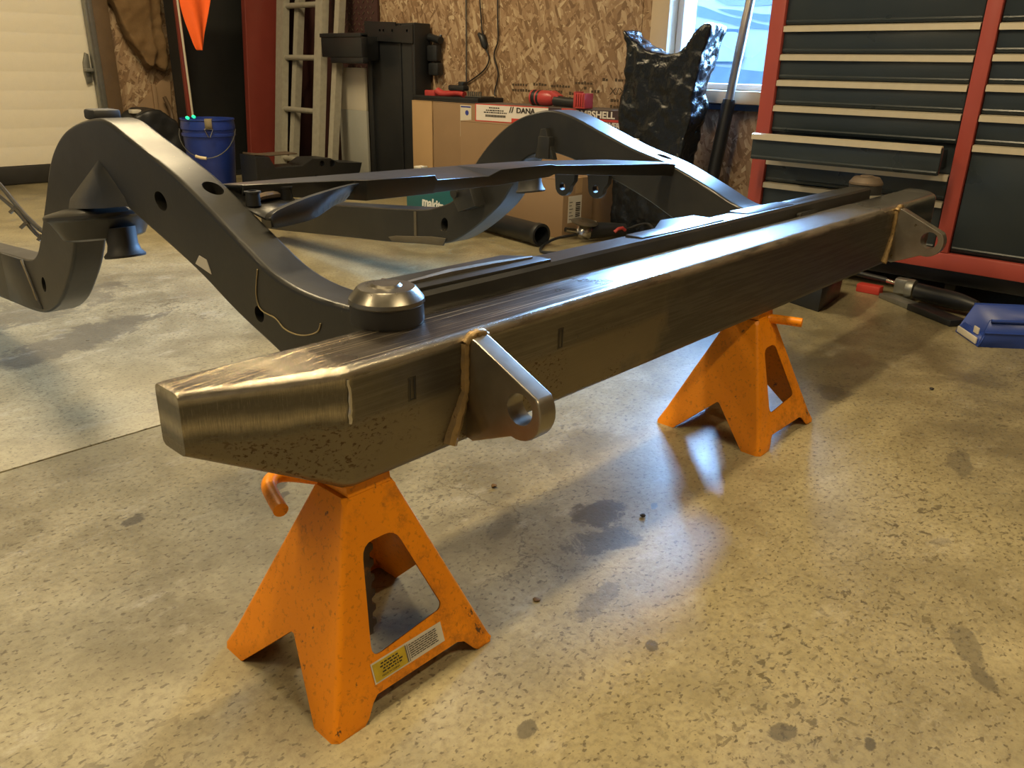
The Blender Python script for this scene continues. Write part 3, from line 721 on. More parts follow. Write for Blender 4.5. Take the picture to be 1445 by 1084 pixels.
# ================================================================ JACK STANDS
def stand_face(b, outline, window, to3):
    polys = [[Vector((p[0], p[1], 0)) for p in outline]] + ([[Vector((p[0], p[1], 0)) for p in window]] if window else [])
    pts = outline + (window or [])
    tris = tessellate_polygon(polys)
    b.add([to3(p) for p in pts], [t for t in tris])
TOPZ = .258
def rounded(poly, r, n=4):
    out = []; m = len(poly)
    for i in range(m):
        p = Vector(poly[i]); a = (Vector(poly[i-1]) - p); c = (Vector(poly[(i+1) % m]) - p)
        d = min(r, a.length * .45, c.length * .45); p0 = p + a.normalized() * d; p1 = p + c.normalized() * d
        for k in range(n + 1):
            t = k / n; q = p0 * (1-t)**2 + p * 2*t*(1-t) + p1 * t*t; out.append((q.x, q.y))
    return out
def make_stand(label):
    root = empty('jack_stand', label, 'jack stand', (.04, .05, 0), 'orange jack stands under the steel beam')
    b = MB()
    X0, X1, Y0, Y1 = -.098, .172, -.075, .182
    tx0, tx1, ty0, ty1 = -.002, .076, .014, .078
    win = rounded([(-.021, .068), (.006, .200), (.058, .200), (.100, .085), (.095, .078)], .017)
    def outline(a0, a1, t0, t1):
        return [(a0, 0), (a0 + .045, 0), (a0 + .053, .006), (a0 + .064, .020), (a0 + .072, .026), (a1 - .062, .026), (a1 - .050, .021), (a1 - .036, .004), (a1 - .03, 0), (a1, 0), (t1, TOPZ), (t0, TOPZ)]
    for ya, yt, flip in ((Y0, ty0, 0), (Y1, ty1, 1)):
        stand_face(b, outline(X0, X1, tx0, tx1), win, lambda p: (p[0], ya + (yt - ya) * p[1] / TOPZ, p[1]))
    def vout(): return [(Y0, 0), (Y0 + .042, 0), (.046, .080), (.052, .080), (Y1 - .045, 0), (Y1, 0), (ty1, TOPZ), (ty0, TOPZ)]
    for xa, xt in ((X0, tx0), (X1, tx1)):
        stand_face(b, vout(), None, lambda p: (xa + (xt - xa) * p[1] / TOPZ, p[0], p[1]))
    b.add([(tx0, ty0, TOPZ), (tx1, ty0, TOPZ), (tx1, ty1, TOPZ), (tx0, ty1, TOPZ)], [(0, 1, 2, 3)])
    bmesh.ops.remove_doubles(b.bm, verts=list(b.bm.verts), dist=1e-4)
    bmesh.ops.recalc_face_normals(b.bm, faces=list(b.bm.faces))
    ed = [e for e in b.bm.edges if len(e.link_faces) == 2 and e.calc_face_angle(0) > .6 and e.calc_length() > .1]
    bmesh.ops.bevel(b.bm, geom=ed, offset=.007, segments=4, affect='EDGES', profile=.5)
    o = b.build('base', M['orange'], ang=40)
    m = o.modifiers.new('s', 'SOLIDIFY'); m.thickness = .0035; m.offset = -1
    applied(o); crisp(o); local(o, root)
    # toothed ratchet post with saddle
    cx, cy = .037, .046
    pts = []
    for k in range(9):
        z = .03 + k * .024; pts += [(cx + .010, z), (cx + .016, z + .004), (cx + .016, z + .012), (cx + .010, z + .016)]
    pts = [(cx - .014, .02), (cx + .010, .02)] + pts + [(cx + .010, .2575), (cx - .014, .2575)]
    b = MB(); b.prism(pts, 'y', cy - .012, cy + .012, .002); local(b.build('ratchet_post', M['rust']), root)
    b = MB(); b.prism([(cy - .030, .2730), (cy - .032, .2585), (cy + .032, .2585), (cy + .030, .2730)], 'x', cx - .034, cx + .034, .002); local(b.build('saddle', M['orange']), root)
    return root
st1 = make_stand('near orange jack stand with a yellow warning label, under the pointed beam end')
# label on the sloped front face
def on_face(x, z): return Vector((x, -.075 + .089 * z / TOPZ, z)) + Vector((0, -1, .345)).normalized() * .0006
def label_quad(x0, x1, z0, z1, mat, name, off=0.0):
    b = MB(); d = Vector((0, -1, .345)).normalized()
    c = [on_face(x, z) for x, z in ((x0, z0), (x1, z0), (x1, z1), (x0, z1))]
    v = [p + d * (off + .0001) for p in c] + [p + d * (off + .0005) for p in c]
    b.add(v, [(0,3,2,1), (4,5,6,7), (0,1,5,4), (1,2,6,5), (2,3,7,6), (3,0,4,7)])
    return b
lb = label_quad(-.026, .090, .038, .064, M['tag'], 'l').build('warning_label', M['tag']); local(lb, st1)
lb['label'] = 'worn yellow and white warning label'
sub(label_quad(-.024, .027, .040, .062, None, 'l', .0005).build('yellow_field', M['yellow']), lb)
b = None
allb = MB()
d_ = Vector((0, -1, .345)).normalized()
def ink(x0, x1, z0, z1):
    c = [on_face(x, z) + d_ * .0013 for x, z in ((x0, z0), (x1, z0), (x1, z1), (x0, z1))]
    allb.add(c, [(0, 1, 2, 3)])
random.seed(11)
for z, xs0 in ((.0575, -.012), (.054, -.014), (.0505, -.010), (.047, -.012)):
    x = xs0
    while x < .016:
        w_ = random.uniform(.002, .006); ink(x, x + w_, z, z + .0018); x += w_ + .0014
for k in range(7):
    z = .043 + k * .0027; x = .033
    while x < .078:
        w_ = random.uniform(.003, .009); ink(x, min(x + w_, .08), z, z + .0011); x += w_ + .0010
ink(.0275, .0285, .040, .062); ink(.0305, .0312, .040, .062)
sub(allb.build('fine_print', M['ink'], recalc=False), lb)
text('fine_print', 'MADE IN CHINA', .0036, frame_m(tuple(on_face(-.014, .0425) + d_ * .0012), (1, 0, 0), (0, .326, .945)), M['ink'], None, 1.05, .0001)
tp = bpy.data.objects[-1] if False else [o for o in bpy.data.objects if o.name.startswith('fine_print') and o.parent is None][0]
sub(tp, lb)
st2 = make_stand('far orange jack stand without a label, under the middle of the beam')
st2.location = (.04 + 1.072, .05, 0)
b = MB(); P = spline([(.037, .085, .243), (.0, .128, .249), (-.022, .135, .252), (-.040, .122, .252), (-.050, .095, .249), (-.058, .066, .246)], 5); b.tube(P, .0095, 14)
local(b.build('lever', M['orange']), st1)
b = MB(); P = spline([(1.09, .035, .247), (1.125, .02, .252), (1.139, -.01, .253), (1.150, -.05, .253)], 5); b.tube(P, .010, 14)
lv = b.build('lever', M['orange']); sub(lv, st2)

# ================================================================ TOOL CABINET
tc = empty('tool_cabinet', 'large red tool chest with black drawers and pale pull strips beside the window', 'tool cabinet', (2.85, 0, 0))
X = 2.6
b = MB(); b.box(X + .03, 3.05, -.75, .836, .12, 1.45, .004); local(b.build('cabinet_body', M['tbblack']), tc)
b = MB()
b.box(X, X + .05, .780, .838, .117, 1.45, .004); b.box(X, X + .05, .054, .102, .176, 1.45, .004); b.box(X, X + .05, -.77, -.72, .117, 1.45, .004)
b.box(X, X + .05, -.72, .780, .117, .176, .004); b.box(X, X + .05, -.72, .78, 1.40, 1.45, .004)
local(b.build('red_face_frame', M['tbred']), tc)
b = MB(); b.box(X + .05, 3.04, -.74, .82, .06, .119, .003); local(b.build('plinth', M['black']), tc)
for x, y in ((2.72, .74), (2.72, -.66), (2.98, .74), (2.98, -.66), (2.72, .04)):
    b = MB(); b.lathe([(0, -.018), (.045, -.018), (.05, -.01), (.05, .01), (.045, .018), (0, .018)], Matrix.Translation((x, y, .05)) @ Matrix.Rotation(math.pi/2, 4, 'X'), 24); b.box(x - .03, x + .03, y - .03, y + .03, .055, .075)
    local(b.build('caster', M['rubber']), tc)
def drawer(y0, y1, z0, z1, pull=0.0, strip=True):
    x = X + .012 - pull
    b = MB(); b.box(x, x + .02 + pull * 0, y0, y1, z0, z1 - .004, .004)
    # rolled lip at the foot of each drawer front
    b.tube([(x + .002, y0 + .004, z0 + .010), (x + .002, y1 - .004, z0 + .010)], .006, 8)
    if pull:
        b.box(x + .02, x + .02 + pull + .06, y0 + .03, y0 + .034, z0 + .01, z1 - .02); b.box(x + .02, x + .02 + pull + .06, y1 - .034, y1 - .03, z0 + .01, z1 - .02); b.box(x + .02, x + .02 + pull + .06, y0 + .03, y1 - .03, z0 + .008, z0 + .012)
    d = b.build('drawer', M['tbblack']); local(d, tc)
    if strip:
        b = MB(); b.prism([(x - .012, z1 - .022), (x - .012, z1 - .003), (x + .004, z1 + .001), (x + .012, z1), (x + .012, z1 - .005), (x - .006, z1 - .008), (x - .006, z1 - .022)], 'y', y0 + .001, y1 - .001)
        sub(b.build('pull_strip', M['alu']), d)
    return d
zl = [.922, .823, .732, .640, .540, .440, .350]
tops = [1.40] + zl
L0, L1 = .105, .778
drawer(L0, L1, .926, 1.12); drawer(L0, L1, 1.125, 1.39)
for i, z in enumerate(zl):
    zb_ = (zl[i+1] if i + 1 < len(zl) else .18) + .004
    if i == 4: drawer(L0 - .003, L1 - .003, .448, .543, .155)
    else: drawer(L0, L1, zb_, z)
R0, R1 = -.715, .051
zr = [.920, .827, .735, .641, .545]
drawer(R0, R1, .924, 1.39)
for i, z in enumerate(zr):
    zb_ = (zr[i+1] if i + 1 < len(zr) else .182) + .004
    drawer(R0, R1, zb_, z)

# ================================================================ AGAINST THE RIGHT WALL
# black plastic-wrapped part with two horns
b = MB()
out = [(1.71, 0.0), (1.71, .15), (1.71, .30), (1.70, .42), (1.70, .52), (1.705, .62), (1.685, .72), (1.68, .82), (1.70, .90), (1.722, .935), (1.70, .932), (1.665, .895), (1.61, .868), (1.55, .842), (1.45, .824), (1.39, .846), (1.33, .90), (1.275, .950), (1.245, .952), (1.24, .93), (1.265, .85), (1.285, .76), (1.305, .66), (1.297, .56), (1.325, .44), (1.34, .33), (1.33, .15), (1.29, 0.0)]
out = [(-.707 + (y + .707) * .956, max(0, .75 + (z - .75) * .956) if z > 0 else 0) for y, z in out]
b.prism(out, 'x', 2.72, 2.86)
bag = b.build('wrapped_part', M['bagp']); soft(bag, .009, 4, .030, .11, .016)
finish(bag, 'upright two-horned part wrapped in glossy black plastic film below the window', 'wrapped part')
b = MB(); b.box(2.690, 2.697, 1.45, 1.50, .41, .465, .001); t_ = b.build('tag', M['tag']); t_.parent = bag
# pole with black grip
pl = empty('steel_pole', 'steel pole with a black lower sleeve leaning at the tool chest', 'pole', (2.9, 1.2, 0))
p0, p1 = Vector((2.90, 1.205, .0)), Vector((2.99, 1.075, 1.55))
at = lambda t: p0.lerp(p1, t)
b = MB(); b.tube([at(.41), at(.52), at(.525), at(.64), at(.645), at(1)], [.019, .019, .0205, .0205, .019, .019], 18); local(b.build('pole', M['pole']), pl)
b = MB(); b.tube([at(0.0), at(.40), at(.415)], [.030, .030, .026], 18); local(b.build('sleeve', M['black']), pl)
for k, o in enumerate([]): pass

def carton(name, x0, x1, y0, y1, z0, z1, mat, label, tape=None):
    root = empty(name, label, 'box', ((x0 + x1) / 2, (y0 + y1) / 2, z0))
    b = MB(); b.box(x0, x1, y0, y1, z0, z1 - .004, .003); local(b.build('body', mat), root)
    xm = (x0 + x1) / 2
    for a, c in ((x0, xm - .001), (xm + .001, x1)):
        b = MB(); b.box(a, c, y0, y1, z1 - .004, z1, .001); local(b.build('flap', mat), root)
    if tape:
        b = MB(); b.box(xm - .025, xm + .025, y0 - .0006, y1 + .0006, z1 - .0005, z1 + .0006); b.box(xm - .025, xm + .025, y0 - .0008, y0 + .001, z1 - .07, z1); local(b.build('tape', M['cardlight']), root)
    return root
cC = carton('cardboard_box', 2.46, 2.69, 1.690, 2.20, 0, .275, M['card'], 'brown cardboard carton with a white shipping label on the floor by the grinder', True)
cC.rotation_euler = (0, 0, .0)
# shipping label on its end facing -y
b = MB(); b.box(2.50, 2.60, 1.6885, 1.6905, .07, .195); sl = b.build('shipping_label', M['tag']); local(sl, cC)
b = MB()
for k in range(9): b.box(2.555 + .0 * k, 2.590, 1.6878, 1.6884, .085 + k * .009, .089 + k * .009 + (.002 if k % 3 else 0))
for k in range(6): b.box(2.507, 2.507 + random.uniform(.015, .035), 1.6878, 1.6884, .085 + k * .016, .088 + k * .016)
sub(b.build('barcode', M['ink']), sl)
cB = carton('cardboard_box', 2.70, 3.06, 1.73, 2.635, 0, .480, M['card'], 'wide brown carton under the red and white parts box')
cA = carton('cardboard_box', 2.85, 3.08, 2.645, 3.025, 0, .562, M['card'], 'tall brown carton with a paper slip, under the tool tray')
cA2 = carton('cardboard_box', 2.85, 3.08, 3.035, 3.215, 0, .562, M['cardlight'], 'narrow pale carton beside the black steel upright')
b = MB(); b.box(2.8485, 2.850, 2.70, 2.79, .43, .552); b.box(2.8485, 2.850, 2.715, 2.79, .38, .43); sl = b.build('paper_slip', M['tag']); local(sl, cA)
b = MB(); b.lathe([(0, 0), (.014, 0), (.014, .001), (0, .001)], Matrix.Translation((2.8478, 2.735, .512)) @ Matrix.Rotation(math.pi/2, 4, 'Y'), 20); b.box(2.8476, 2.8486, 2.705, 2.785, .54, .547); sub(b.build('slip_print', flat('blue_ink', (.03, .05, .3), .6)), sl)

# red and white parts box on the wide carton
pb_ = empty('parts_box', 'flat red and white parts box with big lettering on the wide carton', 'box', (2.9, 2.1, .48))
x = 2.80
b = MB(); b.box(x, 3.04, 1.665, 2.575, .4805, .572, .003); local(b.build('body', paint('grey_box_board', (.12, .10, .095), .6, .2, 12)), pb_)
b = MB(); b.box(x - .002, x, 2.10, 2.575, .481, .571); local(b.build('red_border', M['redink']), pb_)
b = MB(); b.box(x - .003, x - .001, 2.10, 2.568, .486, .566); wl = b.build('white_panel', M['whiteink']); local(wl, pb_)
b = MB(); b.box(x - .003, x - .001, 1.668, 2.10, .482, .57); local(b.build('dark_panel', paint('dark_box_print', (.05, .03, .035), .5, .3, 12)), pb_)
for q_ in ((1.67, 1.80, .517, .528), (1.93, 2.02, .53, .57), (2.20, 2.33, .486, .506)):
    b = MB(); b.box(x - .004, x - .0025, *q_); local(b.build('red_stripe', M['redink']), pb_)
RY = lambda y, z: frame_m((x - .0045, y, z), (0, -1, 0), (0, 0, 1))
text('lettering', 'DANA', .036, RY(2.30, .535), M['ink'], pb_, 1.15, .0005, .001)
text('lettering', '//', .04, RY(2.345, .535), M['ink'], pb_, 1.2, .0005, .001)
text('lettering', 'BOMBSHELL', .045, RY(1.975, .533), M['whiteink'], pb_, 1.08, .0008, .0012)
text('lettering', 'COVER', .037, RY(1.795, .488), M['whiteink'], pb_, .95, .0008, .0012)
b = MB()
for k in range(22): b.box(x - .004, x - .0028, 2.50 - k * .0062, 2.504 - k * .0062, .506, .518)
for z, a, c in ((.537, 2.385, 2.50), (.526, 2.36, 2.515), (.55, 2.42, 2.48)):
    y = c
    while y > a: w_ = random.uniform(.006, .016); b.box(x - .004, x - .0028, y - w_, y, z, z + .006); y -= w_ + .004
sub(b.build('barcode', M['ink']), wl)
pb_.rotation_euler = (0, 0, .125)

# cordless driver lying on that box
dr = empty('cordless_driver', 'red and black cordless drill lying on the parts box', 'drill', (2.82, 2.1, .5725))
Md = Matrix.Translation((2.86, 2.16, .612)) @ Matrix.Rotation(math.pi/2, 4, 'X')
b = MB(); b.lathe([(0, -.095), (.030, -.095), (.037, -.088), (.038, -.05), (.036, -.02), (.033, 0), (0, 0)], Md, 28); local(b.build('motor_housing', M['black']), dr)
b = MB(); b.lathe([(.0385, -.085), (.0392, -.085), (.0392, -.075), (.0385, -.075)], Md, 28); b.lathe([(.038, -.050), (.039, -.050), (.0385, -.042), (.037, -.042)], Md, 28)
local(b.build('band', M['redplastic']), dr)
b = MB(); b.lathe([(.036, -.03), (.0385, -.02), (.037, .035), (.028, .06), (.0, .062)], Md, 28); b.prism([(2.10, .60), (2.17, .60), (2.16, .645), (2.11, .65), (2.06, .628), (2.055, .61)], 'x', 2.835, 2.885, .006)
local(b.build('gear_housing', M['redplastic']), dr)
b = MB(); b.tube([(2.85, 2.085, .602), (2.845, 2.0, .598), (2.84, 1.93, .597)], [.026, .023, .024], 16); local(b.build('grip', M['black']), dr)
b = MB(); b.box(2.80, 2.87, 1.918, 1.93, .5735, .652, .004).box(2.80, 2.87, 1.858, 1.866, .5735, .645, .003).box(2.80, 2.87, 1.866, 1.918, .5735, .582, .002).box(2.80, 2.812, 1.866, 1.918, .636, .646, .002); bt = b.build('battery_foot', M['redplastic']); local(bt, dr)
b = MB()
for k in range(4): b.box(2.797, 2.801, 1.868 + k * .014, 1.877 + k * .014, .582, .642, .001)
sub(b.build('battery_rib', M['redplastic']), bt)

# tool tray and red tools on the tall carton
tr_ = empty('tool_tray', 'long black tool tray on top of the tall cartons', 'tray', (2.97, 3.0, .562))
b = MB(); b.box(2.86, 3.07, 2.66, 3.21, .5625, .572, .002); b.box(2.86, 2.866, 2.66, 3.21, .572, .592, .002); b.box(3.064, 3.07, 2.66, 3.21, .572, .592, .002); b.box(2.866, 3.064, 2.66, 2.666, .572, .592, .002); b.box(2.866, 3.064, 3.204, 3.21, .572, .592, .002)
local(b.build('pan', M['black']), tr_)
t1 = empty('grip_tool', 'red-handled hand tool lying in the tool tray', 'tool', (2.92, 2.9, .572))
b = MB(); b.tube(spline([(2.92, 3.06, .618), (2.92, 3.02, .604), (2.92, 2.95, .607), (2.92, 2.88, .612), (2.92, 2.83, .605)], 4), [.022] * 5 + [.018] * 12, 10); local(b.build('handle', M['redplastic']), t1)
b = MB(); b.box(2.90, 2.95, 2.82, 2.95, .625, .655, .008); b.box(2.905, 2.945, 2.83, 2.87, .645, .675, .006); local(b.build('jaw', M['black']), t1)
b = MB(); b.box(2.89, 3.0, 2.665, 2.80, .594, .60, .002); 
for k in range(7): b.box(2.90, 2.905, 2.675 + k * .017, 2.683 + k * .017, .60, .625)
b.box(2.89, 3.0, 2.668, 2.672, .572, .595)
finish(b.build('socket_rail', M['wire']), 'small rail of sockets at the right end of the tool tray', 'sockets')
b = MB(); b.box(2.93, 2.99, 3.10, 3.19, .572, .62, .006); finish(b.build('red_case', M['redplastic']), 'small red case at the left end of the tool tray', 'case')

# black steel upright with head plate
up = empty('steel_upright', 'tall black channel upright with a drilled head plate in front of the strand board', 'steel upright', (2.98, 3.5, 0))
b = MB(); b.box(2.95, 3.08, 3.72, 3.765, 0, 1.012, .003); b.box(2.95, 3.08, 3.295, 3.325, 0, .995, .003); b.box(2.962, 3.0, 3.325, 3.72, 0, .995, .003); b.box(2.953, 2.964, 3.43, 3.445, 0, .99, .002)
local(b.build('channel', M['black']), up)
b = MB(); b.prism([(3.30, .985), (3.46, .98), (3.46, 1.0), (3.765, 1.012), (3.765, .90), (3.30, .88)], 'x', 2.940, 2.9505, .002)
o = b.build('head_plate', M['black']); cut(o, [disc_cut((2.945, y, .955 - (3.6 - y) * .02), 'x', .009, .05) for y in (3.35, 3.49, 3.575, 3.61)]); local(o, up)
b = MB(); b.box(2.785, 2.835, 3.60, 4.025, .795, .93, .006); b.box(2.78, 2.838, 3.60, 4.03, .912, .936, .003); b.box(2.79, 2.835, 3.60, 3.94, .76, .80, .006); b.box(2.83, 2.95, 3.64, 3.73, .78, .92, .004); local(b.build('side_box', M['black']), up)
# pale board
pb2 = empty('pale_board', 'pale board with a grey lower half leaning behind the black upright', 'board', (2.95, 3.93, 0))
b = MB(); b.box(2.945, 2.965, 3.79, 4.09, .47, .735, .002); local(b.build('upper_face', M['cream']), pb2)
b = MB(); b.box(2.945, 2.965, 3.79, 4.09, 0, .47, .002); local(b.build('lower_face', M['grey']), pb2)

# extension ladder
ld = empty('ladder', 'weathered aluminium extension ladder leaning in the corner beside the dark red column', 'ladder', (2.72, 4.2, 0))
def lean(y, z, x0=2.72, k=.19): return (x0 + k * z, y, z)
H_ = 1.65
def railbar(ya, yb, w, x0, name='side_rail', mat=M['ladder']):
    b = MB(); v = []
    yb = ya + (yb - ya) * H_ / 2.3
    for z, y in ((0, ya), (H_, yb)):
        X0_ = x0 + .19 * z
        v += [(X0_, y, z), (X0_ + .05, y, z), (X0_ + .05, y - .012, z), (X0_ + .012, y - .012, z), (X0_ + .012, y - w + .012, z), (X0_ + .05, y - w + .012, z), (X0_ + .05, y - w, z), (X0_, y - w, z)]
    F = [(i, (i+1) % 8, 8 + (i+1) % 8, 8 + i) for i in range(8)] + [tuple(range(8)), tuple(range(8, 16))]
    b.add(v, F); local(b.build(name, mat, ang=20), ld)
railbar(4.515, 4.80, .085, 2.66); railbar(4.43, 4.62, .05, 2.72)
railbar(4.06, 4.32, .080, 2.66); railbar(3.965, 4.15, .05, 2.72)
for z in (.13, .455, .79, 1.12, 1.45):
    ya = 4.455 + .124 * z; yb_ = 4.05 + .113 * z
    b = MB(); b.tube([(2.690 + .19 * z, ya, z), (2.690 + .19 * z, yb_, z)], .018, 14); local(b.build('rung', M['ladder']), ld)
# rusty tread sheet behind the ladder
b = MB(); b.box(3.075, 3.095, 3.80, 4.95, 0, 1.6, .002)
ts = empty('tread_sheet', 'dark rusty tread-plate sheet standing behind the ladder', 'sheet', (3.08, 4.4, 0)); local(b.build('sheet', M['mesh']), ts)
b = MB()
for i in range(46):
    for j in range(9):
        y = 3.84 + j * .05 + (.025 if i % 2 else 0); z = .08 + i * .033
        for s in (1,):
            b.box(-.010, .010, -.004, .004, -.003, .003, 0, Matrix.Translation((3.0745, y + .35 * 0, z)) @ Matrix.Rotation((.8 if (i + j) % 2 else -.8), 4, 'X') @ Matrix.Rotation(math.pi/2, 4, 'Z'))
o = b.build('tread', M['rust']); o['kind'] = 'stuff'; local(o, ts)
# cords on the wall
def cord(pts, r, label):
    b = MB(); b.tube(spline(pts, 6), r, 8); return b
b = cord([(3.085, 2.90, 1.35), (3.085, 2.86, 1.0), (3.09, 2.85, .93)], .004, ''); b.tube(spline([(3.09, 2.83, .86), (3.09, 2.80, .80), (3.09, 2.84, .74), (3.09, 2.95, .68), (3.09, 3.06, .635)], 6), .004, 8)
c1 = empty('hanging_cord', 'thin black cord with an inline plug hanging on the strand board near the upright', 'cord', (3.085, 2.9, 1.2)); local(b.build('cable', M['black']), c1)
b = MB(); b.tube([(3.085, 2.88, .935), (3.085, 2.85, .915), (3.085, 2.83, .87), (3.085, 2.825, .855)], [.010, .022, .020, .010], 12); local(b.build('plug', M['black']), c1)
b = cord([(3.09, 2.74, 1.35), (3.09, 2.735, 1.02), (3.09, 2.73, .90), (3.09, 2.76, .82), (3.09, 2.725, .72), (3.09, 2.75, .63), (3.08, 2.74, .60)], .004, '')
finish(b.build('hanging_cord', M['black']), 'plain thin black cord hanging on the strand board above the red and white box', 'cord')
b = cord([(3.09, 2.995, 1.3), (3.09, 2.99, .9), (3.09, 2.99, .62)], .004, ''); finish(b.build('hanging_cord', M['wire']), 'straight dark cord hanging along the board joint beside the upright', 'cord')
cl = empty('black_clamp', 'black clamp hanging beside the top of the black upright', 'clamp', (3.06, 3.2, .8))
b = MB(); b.tube([(3.07, 3.29, .92), (3.06, 3.18, .90)], .022, 12); b.tube([(3.07, 3.2, .90), (3.08, 3.2, .93)], .01, 8); local(b.build('jaw', M['black']), cl)
b = MB(); b.box(3.04, 3.09, 3.20, 3.29, .78, .875, .012); b.box(3.04, 3.09, 3.19, 3.28, .70, .775, .012); local(b.build('body', M['black']), cl)

# ================================================================ BACK-LEFT CORNER
lc = empty('steel_column', 'dark red steel column with a black web behind the blue bucket', 'column', (2.5, 4.9, 0))
b = MB(); q = [(2.619, 0), (2.822, 0), (3.085, 1.46), (2.708, 1.46)]
b.prism(q, 'y', 4.75, 4.80, .004); local(b.build('wide_flange', M['colred'], ang=20), lc)
b = MB(); b.box(2.19, 2.222, 4.745, 4.775, 0, 1.46, .004); local(b.build('narrow_flange', M['colred']), lc)
b = MB(); b.box(2.205, 2.80, 4.925, 4.945, 0, 1.46, .003).box(2.206, 2.216, 4.776, 4.926, 0, 1.46); local(b.build('web', M['void']), lc)
b = MB(); b.box(2.27, 2.84, 4.72, 5.03, 0, .012, .002); local(b.build('base_plate', M['black']), lc)

# bucket
bx, by, bz = 1.965, 4.06, 0
bk = empty('bucket', 'blue plastic bucket with a wire handle in front of the dark red column', 'bucket', (bx, by, 0))
b = MB(); b.lathe([(0, .004), (.118, .004), (.122, 0), (.126, .006), (.147, .335), (.155, .338), (.155, .352), (.148, .354), (.148, .372), (.155, .376), (.156, .388), (.151, .425), (.156, .430), (.155, .437), (.147, .437), (.143, .36), (.12, .012), (0, .012)], Matrix.Translation((bx, by, bz)), 48)
local(b.build('pail', M['bluebucket']), bk)
vx = Vector((.674, -.739, 0)).normalized(); vn = Vector((-.739, -.674, 0)).normalized()   # across the view / towards it
vx = Vector((.80, -.60, 0)); vn = Vector((-.60, -.80, 0))
c0 = Vector((bx, by, .375))
P = []
for k in range(17):
    a = math.pi * k / 16
    P.append(c0 - vx * .160 * math.cos(a) + vn * (.02 + .15 * math.sin(a) ** .7) + Vector((0, 0, -.155 * math.sin(a))))
b = MB(); b.tube(P, .0028, 6); local(b.build('wire_handle', M['wire']), bk)
b = MB(); q = P[6].lerp(P[7], .2); b.tube([P[6], P[7], P[8]], .009, 12); local(b.build('hand_grip', M['grip']), bk)
# strap with a ring draped over the rim, rests on the bucket
sp = empty('strap', 'tan webbing strap with a steel ring draped over the bucket rim', 'strap', (bx, by, .437))
b = MB()
q0 = c0 + vn * .158 + vx * .03
for k, (dz, dn) in enumerate(((.066, -.03), (.066, 0.004), (.045, .008), (.015, .008))):
    pass
pp = [(.064, -.06), (.066, -.01), (.060, .006), (.03, .006), (.008, .006)]
vs = []
for dz, dn in pp:
    for s in (-1, 1): vs.append(tuple(q0 + vn * dn + vx * (.020 * s) + Vector((0, 0, dz))))
b.add(vs, [(2*i, 2*i+1, 2*i+3, 2*i+2) for i in range(len(pp) - 1)])
o = b.build('webbing', M['strap']); m = o.modifiers.new('s', 'SOLIDIFY'); m.thickness = .003; applied(o); local(o, sp)
b = MB(); qq = q0 + vn * .010 + Vector((0, 0, .01))
b.tube([qq + vx * -.024, qq + vx * .024, qq + vx * .004 + Vector((0, 0, -.045)), qq - vx * .004 + Vector((0, 0, -.045))], .0035, 8, closed=True); local(b.build('ring', M['chrome']), sp)
# green lights
for k, (s, z) in enumerate(((-.085, .445), (-.050, .452))):
    p = Vector((bx, by, z)) + vn * .140 + vx * s
    b = MB(); b.lathe([(0, -.009), (.008, -.007), (.012, 0), (.008, .007), (0, .009)], Matrix.Translation(p) @ Matrix.Rotation(.6, 4, 'Y'), 12)
    finish(b.build('green_light', M['led']), ('left' if k == 0 else 'right') + ' of two small glowing green lights on the bucket rim', 'light', 'green lights on the bucket rim')
# blue clip thing on the frame: crumpled blue scrap behind the near rail
# orange flag on its rod
fl = empty('flag', 'bright orange cloth flag on a pale thin rod rising behind the bucket', 'flag', (2.08, 4.45, .0))
b = MB(); b.tube([(2.085, 4.45, 0.0), (2.072, 4.45, .44), (2.061, 4.45, 1.10), (2.055, 4.45, 1.5)], .007, 10); local(b.build('rod', M['rod']), fl)
b = MB(); n = 9
rows = [(1.42, 2.058, 2.30), (1.25, 2.058, 2.30), (1.10, 2.064, 2.268), (1.02, 2.078, 2.245), (.95, 2.098, 2.222), (.90, 2.114, 2.205), (.85, 2.126, 2.195), (.815, 2.142, 2.182)]
vs = []
for z, a, c in rows:
    for i in range(n + 1):
        t = i / n; vs.append((a + (c - a) * t, 4.44 - .02 * math.sin(t * 7 + z * 5) - .012, z))
b.add(vs, [(r*(n+1)+i, r*(n+1)+i+1, (r+1)*(n+1)+i+1, (r+1)*(n+1)+i) for r in range(len(rows)-1) for i in range(n)])
o = b.build('cloth', M['flag'], ang=80); m = o.modifiers.new('s', 'SOLIDIFY'); m.thickness = .004; m = o.modifiers.new('u', 'SUBSURF'); m.levels = 1; m.render_levels = 1; applied(o); local(o, fl)

# canvas jacket on the wall, board, black bag
b = MB()
b.prism([(1.89, 1.5), (1.885, 1.12), (1.93, .98), (1.99, .85), (2.06, .72), (2.10, .695), (2.125, .72), (2.13, .86), (2.14, 1.1), (2.15, 1.5)], 'y', 4.97, 5.07)
b.prism([(2.12, 1.5), (2.13, .9), (2.15, .70), (2.20, .68), (2.225, .74), (2.22, 1.5)], 'y', 4.99, 5.075)
o = b.build('jacket', M['canvas']); soft(o, .014, 6, .05, .16, .02); finish(o, 'brown canvas work jacket hanging on the strand board beside the white door', 'jacket')
b = MB(); b.box(2.01, 2.06, 5.055, 5.097, 1.46, 1.50, .006); finish(b.build('coat_peg', M['jamb']), 'wooden peg on the strand board holding the brown jacket', 'peg')
b = MB(); b.prism([(1.97, 0), (2.19, 0), (2.24, .45), (2.255, .66), (2.18, .62), (1.96, .42)], 'y', 5.08, 5.096, .002)
b.box(2.11, 2.135, 5.06, 5.08, .0, .60, .002)
finish(b.build('brown_board', M['card']), 'brown offcut board leaning on the wall under the jacket', 'board')
